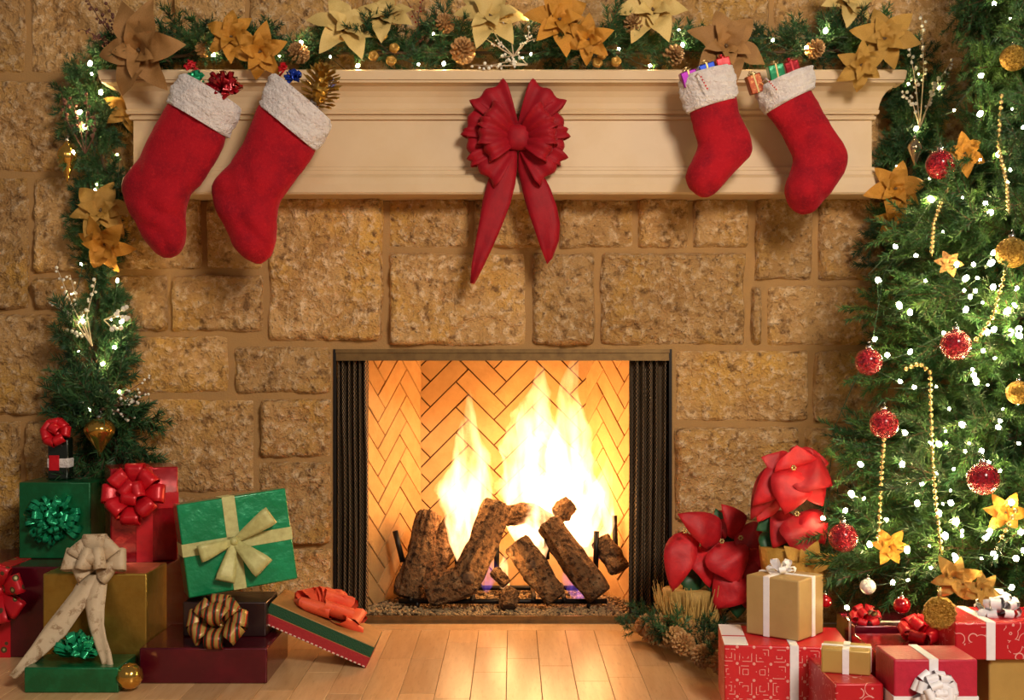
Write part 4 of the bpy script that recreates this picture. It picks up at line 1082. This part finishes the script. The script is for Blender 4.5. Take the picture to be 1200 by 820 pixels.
# tilted bright green
wg, hg, dg = .288, .247, .16
T = thing('gift_box', 'bright green foil present tilted on its corner with a pale gold sheer bow', 'gift', (0, 0, 0), (0, 0, 0), GL)
rbox('box', (wg, dg, hg), .004, 'foil_green_bright', T); T['w'] = wg; T['d'] = dg; T['h'] = hg
band(T, 'x', -.01, .034, 'sheer_gold'); bz = band(T, 'z', hg * .5 - .016, .034, 'sheer_gold')
mt = Matrix.Rotation(R(20), 4, 'Z') @ Matrix.Rotation(R(-7), 4, 'Y') @ Matrix.Rotation(R(-5), 4, 'X')
low = min((mt @ Vector((sx_ * wg / 2, sy_ * dg / 2, 0))).z for sx_ in (-1, 1) for sy_ in (-1, 1))
c_ = W(277, 705, -.55); T.rotation_euler = mt.to_euler(); T.location = (c_.x, -.50, G2['h'] + .092 - low)
fz = -dg / 2 - .003
loop_bow(T, (-.01, fz, hg * .52), (PI / 2, 0, 0), [(28, 12, .12, .05, .02), (-52, 14, .11, .06, .03), (190, 12, .10, .045, .02), (-112, 12, .11, .05, .02)], 'sheer_gold', .011)
# striped leaning one
L_, hs_, ds = .300, .062, .20
ST = thing('gift_box', 'flat present with green and red bands leaning on the dark red one', 'gift', (0, 0, 0), (0, 0, 0), GL)
th = math.atan2(.118, .272)
rbox('box', (L_, ds, hs_), .002, 'tan_top', ST)
o = rbox('green_band', (L_ + .002, ds + .002, hs_ * .46), .001, 'stripe_green', ST); o.location = (0, 0, hs_ * .50)
o = rbox('red_band', (L_ + .003, ds + .003, hs_ * .46), .001, 'stripe_red', ST); o.location = (0, 0, .001)
mb = MB()
for k in range(24):
    x = -L_ / 2 + (k + .5) * L_ / 24; mb.box((x - .0035, -ds / 2 - .003, .002), (x + .0035, -ds / 2, .005))
mb.obj('stitching', 'trim_dash', ST, smooth=False)
pl = W(428, 783.5, -.57); dirx = Vector((math.cos(th), 0, -math.sin(th))); up = Vector((math.sin(th), 0, math.cos(th)))
c_ = Vector((pl.x, pl.y, .001)) - dirx * L_ / 2 + Vector((0, ds / 2, 0)); ST.location = c_; ST.rotation_euler = (0, th, 0)
bw2 = MB(); r = random.Random(8)
pm = pom_mesh(.062, .05, 'sheer_orange', 12, ((.1, 6), (.6, 6), (1.1, 4)), .3, .5)
ob('bow', pm, ST, (-.005, .0, hs_), (0, 0, .4), (1.75, 1.25, 1.25))
# green cube
Y = -.31
G4 = gift('dark green cube-shaped present with a green tinsel rosette on its front', XP(22, Y), XP(106, Y), Y, -.14, zA, ZP(565, Y), 'foil_green', GL)
ob('bow', tinsel_mesh(.082, 'tinsel_green', 9, 120, .013), G4, (.0, -(G4['d'] / 2), G4['h'] * .52), (PI / 2, 0, 0))
# bright red with big bow
G5 = gift('shiny red present with a big red ribbon bow next to the green cube', -1.195, -1.01, -.375, -.215, zA, zA + .268, 'foil_red', GL, rz=24)
G5.location.x = -1.075
loops = [(a, e, .10, .05, .045) for a, e in ((0, 25), (45, 35), (90, 25), (135, 35), (180, 25), (225, 35), (270, 25), (315, 35))] + [(20, 65, .08, .045, .04), (140, 65, .08, .045, .04), (260, 65, .08, .045, .04)]
loop_bow(G5, (-.02, -.082, .185), (R(72), 0, R(-22)), loops, 'satin_red', .018)
band(G5, 'x', 0, .045, 'satin_red'); band(G5, 'z', .15, .045, 'satin_red')
# little bag on the green cube
SB = thing('gift_bag', 'little dark bag with a red and white band and red bow on the green cube', 'gift bag', (XP(71, -.22), -.22, G4.location.z + G4['h']))
rbox('bag', (.062, .045, .125), .006, 'bottle_dark', SB)
o = rbox('white_band', (.064, .047, .030), .004, 'fur_white', SB); o.location = (0, 0, .035)
o = rbox('red_front', (.030, .003, .045), .001, 'satin_red', SB); o.location = (-.01, -.0245, .028)
loop_bow(SB, (0, -.02, .135), (R(70), 0, 0), [(a, e, .05, .032, .03) for a, e in ((0, 25), (50, 30), (100, 30), (150, 30), (200, 30), (250, 25), (300, 30), (60, 70))], 'satin_red', .012)
bauble('gold_bauble', 'ribbed gold bauble lying on the floor beside the flat green present', W(152, 792, -.80) + Vector((0, 0, .0)), SPH, 'glass_gold', .032, lobes=12, amp=.05, rot=(R(-60), 0, R(30)))
bpy.context.view_layer.update()

# right heap
R1 = gift('large red present printed with white square outlines under the kraft paper one', .505, .795, -1.0, -.78, 0, .158, 'paper_squares', GR, rz=-6)
band(R1, 'x', .015, .020, 'ribbon_white')
o = rbox('white_lid_strip', (.055, .222, .0015), .0005, 'paper_white', R1, 1); o.location = (-.1175, 0, .158)
o = rbox('red_line', (.055, .008, .0008), .0002, 'satin_red', R1, 1); o.location = (-.1175, -.02, .1595)
R2 = gift('kraft paper present with a white ribbon on the square-printed one', .605, .745, -.93, -.80, .1595, .302, 'paper_kraft', GR, rz=-40)
R2.location = (.662, -.865, .1595); band(R2, 'x', -.015, .016, 'ribbon_white'); band(R2, 'y', .01, .016, 'ribbon_white')
ob('bow', pom_mesh(.040, .016, 'ribbon_white', 3, ((.2, 5), (.8, 4))), R2, (-.015, .01, .142))
R3 = gift('low dark red present with pale scrolls carrying the small gold one', .682, .784, -1.25, -1.015, 0, .137, 'paper_scroll', GR)
R4 = gift('small gold paper present tied with white ribbon', .69, .805, -1.16, -1.07, .137, .193, 'paper_gold', GR, rz=-18)
R4.location = (.737, -1.135, .137); R4.scale = (.9, .9, .95); band(R4, 'x', .0, .016, 'ribbon_white'); band(R4, 'y', .0, .014, 'ribbon_white')
R5 = gift('crimson present with a white bow on its front', .79, .963, -1.3, -1.17, 0, .200, 'paper_crimson', GR)
band(R5, 'x', -.005, .019, 'ribbon_white'); band(R5, 'z', .098, .026, 'ribbon_white')
ob('bow', pom_mesh(.048, .024, 'ribbon_white', 6), R5, (-.005, -.067, .135), (PI / 2 - .1, 0, 0))
R7 = gift('tall gold present under the red scroll-printed one', 1.045, 1.25, -1.15, -.98, 0, .166, 'paper_gold', GR)
R6 = gift('red present printed with pale scrolls and topped with a white bow', .966, 1.22, -1.165, -.99, .166, .248, 'paper_scroll', GR)
band(R6, 'x', -.050, .020, 'ribbon_white'); ob('bow', pom_mesh(.052, .022, 'ribbon_white', 7), R6, (.0, .0, .083))
R8 = gift('plain red present with a red ribbon bow behind the crimson one', .80, .955, -1.14, -.95, 0, .178, 'foil_red', GR)
loop_bow(R8, (.06, .03, .178), (R(25), 0, 0), [(a, e, .055, .036, .03) for a, e in ((0, 25), (60, 30), (120, 30), (180, 25), (240, 30), (300, 30), (30, 65), (200, 65))], 'satin_red', .012)
R9 = gift('dark red foil present with a dark plaid bow half hidden under the tree', .815, .975, -.925, -.76, 0, .19, 'foil_maroon', GR)
loop_bow(R9, (-.045, -.04, .19), (R(35), 0, 0), [(a, e, .042, .022, .02) for a, e in ((0, 25), (60, 30), (120, 30), (180, 25), (240, 30), (300, 30), (30, 65), (200, 65))], 'ribbon_sequin', .008)
band(R9, 'y', -.04, .012, 'ribbon_white')

# ------------------------------------------------------------------ tree
TX, TY = XP(1230, -.6), -.6
RT = [(.0, .55), (.217, .60), (.36, .60), (.51, .555), (.78, .505), (1.10, .47), (1.21, .38), (1.32, .27), (1.436, .215), (1.60, .215), (1.775, .235), (2.0, .16), (2.2, .07), (2.3, .03)]


def tree_r(z):
    for (a, ra), (b2, rb) in zip(RT, RT[1:]):
        if a <= z <= b2: return lerp(ra, rb, (z - a) / (b2 - a))
    return .03


tree = thing('christmas_tree', 'green artificial Christmas tree with lights and baubles beside the fireplace', 'tree', (TX, TY, 0))
mb = MB(); mb.tube([(0, 0, .05), (0, 0, 1.2), (0, 0, 2.3)], [.035, .025, .008], 10); mb.obj('trunk', 'bark', tree)
for k in range(4):
    a = PI / 4 + k * PI / 2; mb = MB(); mb.tube([(0, 0, .10), (.14 * math.cos(a), .14 * math.sin(a), .05), (.2 * math.cos(a), .2 * math.sin(a), .012)], .012, 8); mb.obj('stand_leg', 'black_metal', tree)
r = random.Random(77); z = .30; row = 0
while z < 2.2:
    rr = tree_r(z); n = 13 if z < 1.3 else (11 if z < 1.8 else 8)
    for k in range(n):
        a = 2 * PI * (k + .5 * (row % 2) + r.uniform(-.25, .25)) / n
        l_ = rr * r.uniform(.86, 1.10); dr = -.10 + .25 * (z / 2.2) + r.uniform(-.26, .26)
        if math.sin(a) > .05: l_ = min(l_, .52 / math.sin(a))
        zz = z + r.uniform(-.04, .04); d = Vector((math.cos(a), math.sin(a), dr))
        if zz < .42 and math.cos(a) < .3 and math.sin(a) < .2: d.z = max(d.z, -.02)
        s_ = l_ / .5 / 1.02
        ob('branch', BRANCH[r.randrange(6)], tree, (0, 0, zz), orient(d, r.uniform(0, 2 * PI)), (s_, max(.9, s_ * .9), max(.9, s_ * .9)))
    z += .082; row += 1


def tp(px, py, k=.93):
    """point on the outside of the tree seen at a pixel"""
    Y = TY - .3
    for _ in range(6):
        p = W(px, py, Y); dx = p.x - TX; rr = tree_r(p.z) * k; Y = TY - math.sqrt(max(.0, rr * rr - dx * dx))
    return W(px, py, Y)


BT = [(1165, 5), (1184, 22), (1147, 135), (1148, 188), (1187, 128), (1198, 150), (1170, 183), (1093, 235), (1128, 232), (1105, 272), (1075, 300), (1163, 298), (1055, 360), (1066, 368), (1024, 398), (1041, 417), (1066, 414), (1137, 349), (1131, 365), (1151, 355), (1184, 392), (1112, 480), (1131, 530), (1136, 520), (1056, 448), (1062, 508), (1057, 546), (1063, 568), (1075, 592), (999, 581), (1012, 585), (966, 608), (1127, 623), (1158, 626), (1120, 652), (1150, 655), (1166, 653), (1185, 590), (1063, 680), (1046, 684), (1108, 685), (994, 713), (990, 600), (1095, 205), (1180, 215), (1190, 340), (1010, 545), (1085, 330), (1120, 310), (1165, 420), (1195, 520), (1020, 640), (1090, 640), (1185, 690), (1148, 90), (1160, 250), (1072, 455), (980, 655), (1040, 610), (1140, 440), (1175, 480), (1098, 555), (1115, 590), (1195, 625), (1030, 330), (1050, 290)]
rb_ = random.Random(404)
while len(BT) < 125:
    y_ = rb_.uniform(5, 695); x_ = rb_.uniform(960, 1199); q = W(x_, y_, -.9)
    if TX - q.x < tree_r(q.z) * .8: BT.append((x_, y_))
lights('string of warm white lights wound around the Christmas tree', [tp(x, y, .97) for x, y in BT], 6, 1.1, .14)
GO = 'red glitter balls on the tree'
for lb, x, y, rp in (('red glitter ball hanging high on the tree near the mantel end', 1102, 193, 17), ('large red glitter ball in the middle of the tree beside a gold bead chain', 1120, 404, 18), ('red glitter ball at the tree edge in front of bare stone', 1018, 424, 16), ('red glitter ball half hidden by needles above a hanging bead chain', 1036, 497, 17), ('red glitter ball hanging above a gold petal on the lower tree', 1152, 561, 19), ('red glitter ball beside the tall red poinsettia', 988, 630, 17)):
    kk = 1.3 if y < 250 else 1.09; bauble('red_bauble', lb, tp(x, y, kk), SPH, 'glitter_red', PM(rp, tp(x, y, kk).y), GO)
bauble('red_bauble', 'small smooth red ball in front of the kraft paper present', tp(967, 704, 1.05), SPH, 'glass_red', PM(8, -.9))
bauble('red_bauble', 'smooth red ball above the red boxes under the tree', tp(1057, 709, 1.05), SPH, 'glass_red', PM(10.5, -1.1))
bauble('white_bauble', 'white glitter ball on the lowest boughs', tp(1017, 687, 1.03), SPH, 'glitter_white', PM(10, -1.1))
for lb, x, y, rp in (('gold ball ornament near the top of the tree', 1188, 68, 15), ('gold ball ornament above the long bead chain', 1186, 296, 18), ('gold ball ornament at mid height on the tree', 1194, 460, 14)):
    p = tp(x, y, 1.03); bauble('gold_ornament', lb, p, SPH, 'glitter_gold', PM(rp, p.y), lobes=9, amp=.08)
p = W(1101, 718, -1.185); t = thing('gold_ornament', 'round gold glitter disc hanging at the bottom of the tree', 'ornament', p)
mb = MB(); s_ = PM(19, p.y)
rg = []
for k in range(28):
    a = 2 * PI * k / 28; rr = s_ * (1 + .05 * math.cos(a * 12)); rg.append((rr * math.cos(a), rr * math.sin(a)))
mb.rings([[(x * q, y_, z_ * q) for x, z_ in rg] for q, y_ in ((.05, .0), (.6, .004), (1, .005), (1.04, 0), (1, -.006), (.85, -.010), (.6, -.006), (.05, -.004))]); mb.obj('disc', 'glitter_gold', t)
mb = MB(); mb.tube([(0, 0, s_), (0, 0, s_ + .02)], .004, 6); mb.obj('hanger', 'bead_gold', t)


def beads(label, pts, rb=.0056):
    P = [tp(x, y, .985) for x, y in pts]; base = P[0]; root = thing('bead_chain', label, 'bead chain', base); mb = MB(); Lt = sum((b2 - a).length for a, b2 in zip(P, P[1:])); n = int(Lt / (rb * 2.7))
    # by length
    acc = 0; i = 0
    for k in range(n):
        s_ = k / n * Lt
        while i < len(P) - 2 and s_ > acc + (P[i + 1] - P[i]).length: acc += (P[i + 1] - P[i]).length; i += 1
        p = P[i].lerp(P[i + 1], (s_ - acc) / (P[i + 1] - P[i]).length) - base; mb.ball(p, rb, 7, 5)
    o = mb.obj('beads', 'bead_gold', root); o['kind'] = 'stuff'
    mb = MB(); mb.tube([p - base for p in P], .0008, 4); mb.obj('thread', 'bead_gold', root)


beads('gold bead chain hanging straight down the middle of the tree', [(1062, 432), (1078, 426), (1090, 436), (1091, 480), (1093, 540), (1097, 590), (1104, 650)])
beads('gold bead chain hanging below a half hidden red ball', [(1036, 515), (1033, 560), (1031, 600), (1029, 636)])
beads('gold bead chain curving down from a gold ball to the large red ball', [(1180, 312), (1172, 340), (1164, 370), (1150, 392), (1138, 402)])
beads('short gold bead chain under the highest red ball', [(1112, 220), (1102, 240), (1094, 262), (1092, 300)])
beads('gold bead chain near the tree top', [(1174, 112), (1172, 140), (1170, 172), (1180, 215), (1182, 250)])
beads('short gold bead chain beside gold petals at the side of the lower tree', [(1190, 598), (1182, 615), (1170, 636)])
for k, (lb, x, y, rp, key) in enumerate((('gold glitter poinsettia at the foot of the tree above the kraft present', 945, 662, 34, 'petal_gold'), ('gold glitter poinsettia on the lower tree above the gold disc', 1118, 676, 28, 'petal_gold'), ('gold leafy flower deep in the lower tree', 1042, 640, 22, 'petal_orange'), ('gold petal flower below the lowest large red ball', 1178, 600, 26, 'petal_orange'), ('small bronze flower amid the lights halfway up the tree', 1112, 308, 16, 'petal_bronze'), ('gold flower glimpsed behind the highest red ball', 1130, 180, 26, 'petal_orange'), ('gold poinsettia at the bottom of the tree by the white bow', 1150, 690, 22, 'petal_gold'))):
    p = tp(x, y, 1.0 if k in (0, 1, 6) else .93); flower(lb, x, y, p.y, rp, key, (0, k, -.2), seed=40 + k, group='gold flowers on the tree')


# ------------------------------------------------------------------ red poinsettia plants
def plant(label, org, petals, greens, pot, Y, seed):
    r = random.Random(seed); root = thing('poinsettia_plant', label, 'plant', (org[0], Y, 0))
    o3 = root.location.copy()
    for k, (bx, by, tx, ty, wp, dy, mat) in enumerate(petals):
        A = W(bx, by, Y - .02 + dy); B = W(tx, ty, Y - .07 + dy); L_ = (B - A).length
        me = petal_mesh(L_, PM(wp, Y) * 1.25, mat, r.uniform(.25, .45), r.uniform(-.25, .1), 10, .12, k)
        d = (B - A).normalized(); nrm = Vector((r.uniform(-.25, .25), -1, r.uniform(.2, .6))); yv = nrm.cross(d).normalized(); zv = d.cross(yv)
        m3 = Matrix((d, yv, zv)).transposed()
        solid(ob('petal' if mat == 'petal_red' else 'leaf', me, root, A - o3, m3.to_euler()), .001)
    for k, (bx, by) in enumerate(greens):
        mb = MB()
        for q in range(6): a = q * 1.05; mb.ball((.005 * math.cos(a), 0, .005 * math.sin(a)), .0032, 6, 4)
        mb.obj('flower_centre', 'bead_gold', root, loc=W(bx, by, Y - .085) - o3)
    (px0, px1, pt, mat) = pot
    zt = ZP(pt, Y); rw = PM((px1 - px0) / 2, Y); cx = XP((px0 + px1) / 2, Y) - o3.x
    mb = MB(); mb.lathe([(rw * .72, .001), (rw * .8, zt * .2), (rw * .95, zt * .8), (rw * 1.05, zt)], 30, lobes=15, amp=.03); mb.obj('pot_wrap', mat, root, loc=(cx, 0, 0))
    for k in range(5):
        p = petals[k * 2 % len(petals)]; mb = MB(); e = W(p[0], p[1], Y - .01) - o3
        mb.tube([(cx + r.uniform(-.02, .02), 0, zt * .8), ((cx + e.x) / 2, -.0, (zt + e.z) / 2), e], .004, 6); mb.obj('stem', 'leaf_green', root)
    return root


PR = 'petal_red'; LD = 'leaf_green'
low_plant = plant('low red poinsettia in a straw-wrapped pot beside the spark curtain', (XP(838, -.3), ), [
    (803, 622, 788, 692, 30, 0, PR), (845, 634, 800, 602, 32, .0, PR), (868, 628, 850, 592, 26, .02, PR), (842, 636, 866, 682, 42, -.02, PR), (864, 622, 896, 640, 30, .01, PR), (870, 668, 840, 712, 40, -.01, PR), (880, 652, 893, 694, 28, 0, PR), (815, 640, 834, 686, 28, .01, PR), (878, 642, 908, 664, 28, .02, PR),
    (846, 630, 826, 660, 30, .03, PR), (836, 618, 862, 610, 28, .04, PR), (872, 676, 884, 716, 32, .02, PR), (800, 624, 806, 660, 26, .03, PR), (846, 640, 842, 600, 30, .05, LD), (838, 676, 842, 702, 24, .03, LD), (860, 690, 866, 722, 26, .03, LD), (806, 660, 812, 700, 24, .04, LD)],
    [(846, 634), (868, 630), (803, 622)], (778, 836, 690, 'straw'), -.30, 3)
plant('taller red poinsettia in front of the tree edge', (XP(928, -.52),), [
    (928, 545, 884, 590, 30, .0, PR), (926, 548, 976, 566, 42, -.02, PR), (930, 548, 922, 600, 40, -.03, PR), (916, 545, 880, 606, 26, .02, PR), (930, 556, 936, 526, 48, .0, PR), (932, 604, 946, 654, 40, -.01, PR), (938, 600, 968, 634, 32, 0, PR), (932, 546, 965, 590, 36, -.01, PR), (920, 552, 898, 536, 30, .02, PR), (935, 548, 968, 540, 34, .02, PR),
    (926, 600, 908, 640, 30, .02, PR), (905, 575, 890, 610, 24, .03, PR), (935, 545, 950, 528, 30, .03, PR), (915, 600, 890, 620, 26, .05, LD), (930, 610, 925, 650, 26, .05, LD), (900, 620, 910, 660, 24, .05, LD)],
    [(930, 548), (934, 602)], (892, 952, 640, 'petal_gold'), -.52, 4)
# straw tied around the low pot
r = random.Random(31); mb = MB(); pc = Vector((XP(807, -.30) - low_plant.location.x, 0, 0))
for k in range(230):
    a = r.uniform(0, 2 * PI); u_ = Vector((math.cos(a), math.sin(a), 0)); q = r.uniform(.060, .070); lean = Vector((-math.sin(a), math.cos(a), 0)) * r.uniform(-.03, .03)
    e = pc + u_ * r.uniform(.082, .105) + lean + Vector((0, 0, r.uniform(.10, .185)))
    b0 = pc + u_ * q + Vector((0, 0, .002)); m_ = pc + u_ * (q + .012) + lean * .4 + Vector((0, 0, .07)); mb.tube([b0, m_, e], [.0022, .002, .0008], 4)
o = mb.obj('straw_wrap', 'straw', low_plant); o['kind'] = 'stuff'

# cones, berries and sprigs lying at the foot of the plants
ring = [(752, 748), (762, 758), (775, 752), (785, 766), (800, 758), (802, 774), (818, 766), (822, 782), (838, 774), (842, 790), (770, 740), (792, 745), (846, 760), (830, 752), (812, 746)]
wr = thing('floor_garland', 'short garland of green sprigs and red berries on the floor below the red flowers', 'garland', W(800, 765, -.45)); wr.location.z = 0; wo = wr.location.copy(); r = random.Random(15)
for k, (x, y) in enumerate(ring * 2):
    Yf = F * H / (y - HZ) - D; p = Vector((XP(x, Yf), Yf, .012 + r.uniform(0, .03)))
    ob('sprig', SPRIG[k % 5], wr, p - wo, orient((r.uniform(-1, 1), r.uniform(-1, .6), r.uniform(.1, .9)), r.uniform(0, 6)), r.uniform(.6, .95))
for k in range(46):
    x, y = ring[k % len(ring)]; Yf = F * H / (y - HZ) - D; mb = MB(); mb.ball((0, 0, 0), r.uniform(.006, .010), 8, 6)
    mb.obj('berry', 'berry_red' if k % 3 else 'bead_gold', wr, loc=Vector((XP(x, Yf) + r.uniform(-.03, .03), Yf - r.uniform(0, .03), r.uniform(.02, .06))) - wo)
for k, (x, y) in enumerate(ring[:11]):
    Yf = F * H / (y - HZ) - D; pine_cone('small brown pine cone in the floor garland below the red flowers', Vector((XP(x, Yf), Yf - .035, .045)), 28, Yf, (r.uniform(-.7, .7), -1, r.uniform(-.1, .7)), False, 'pine cones in the floor garland')
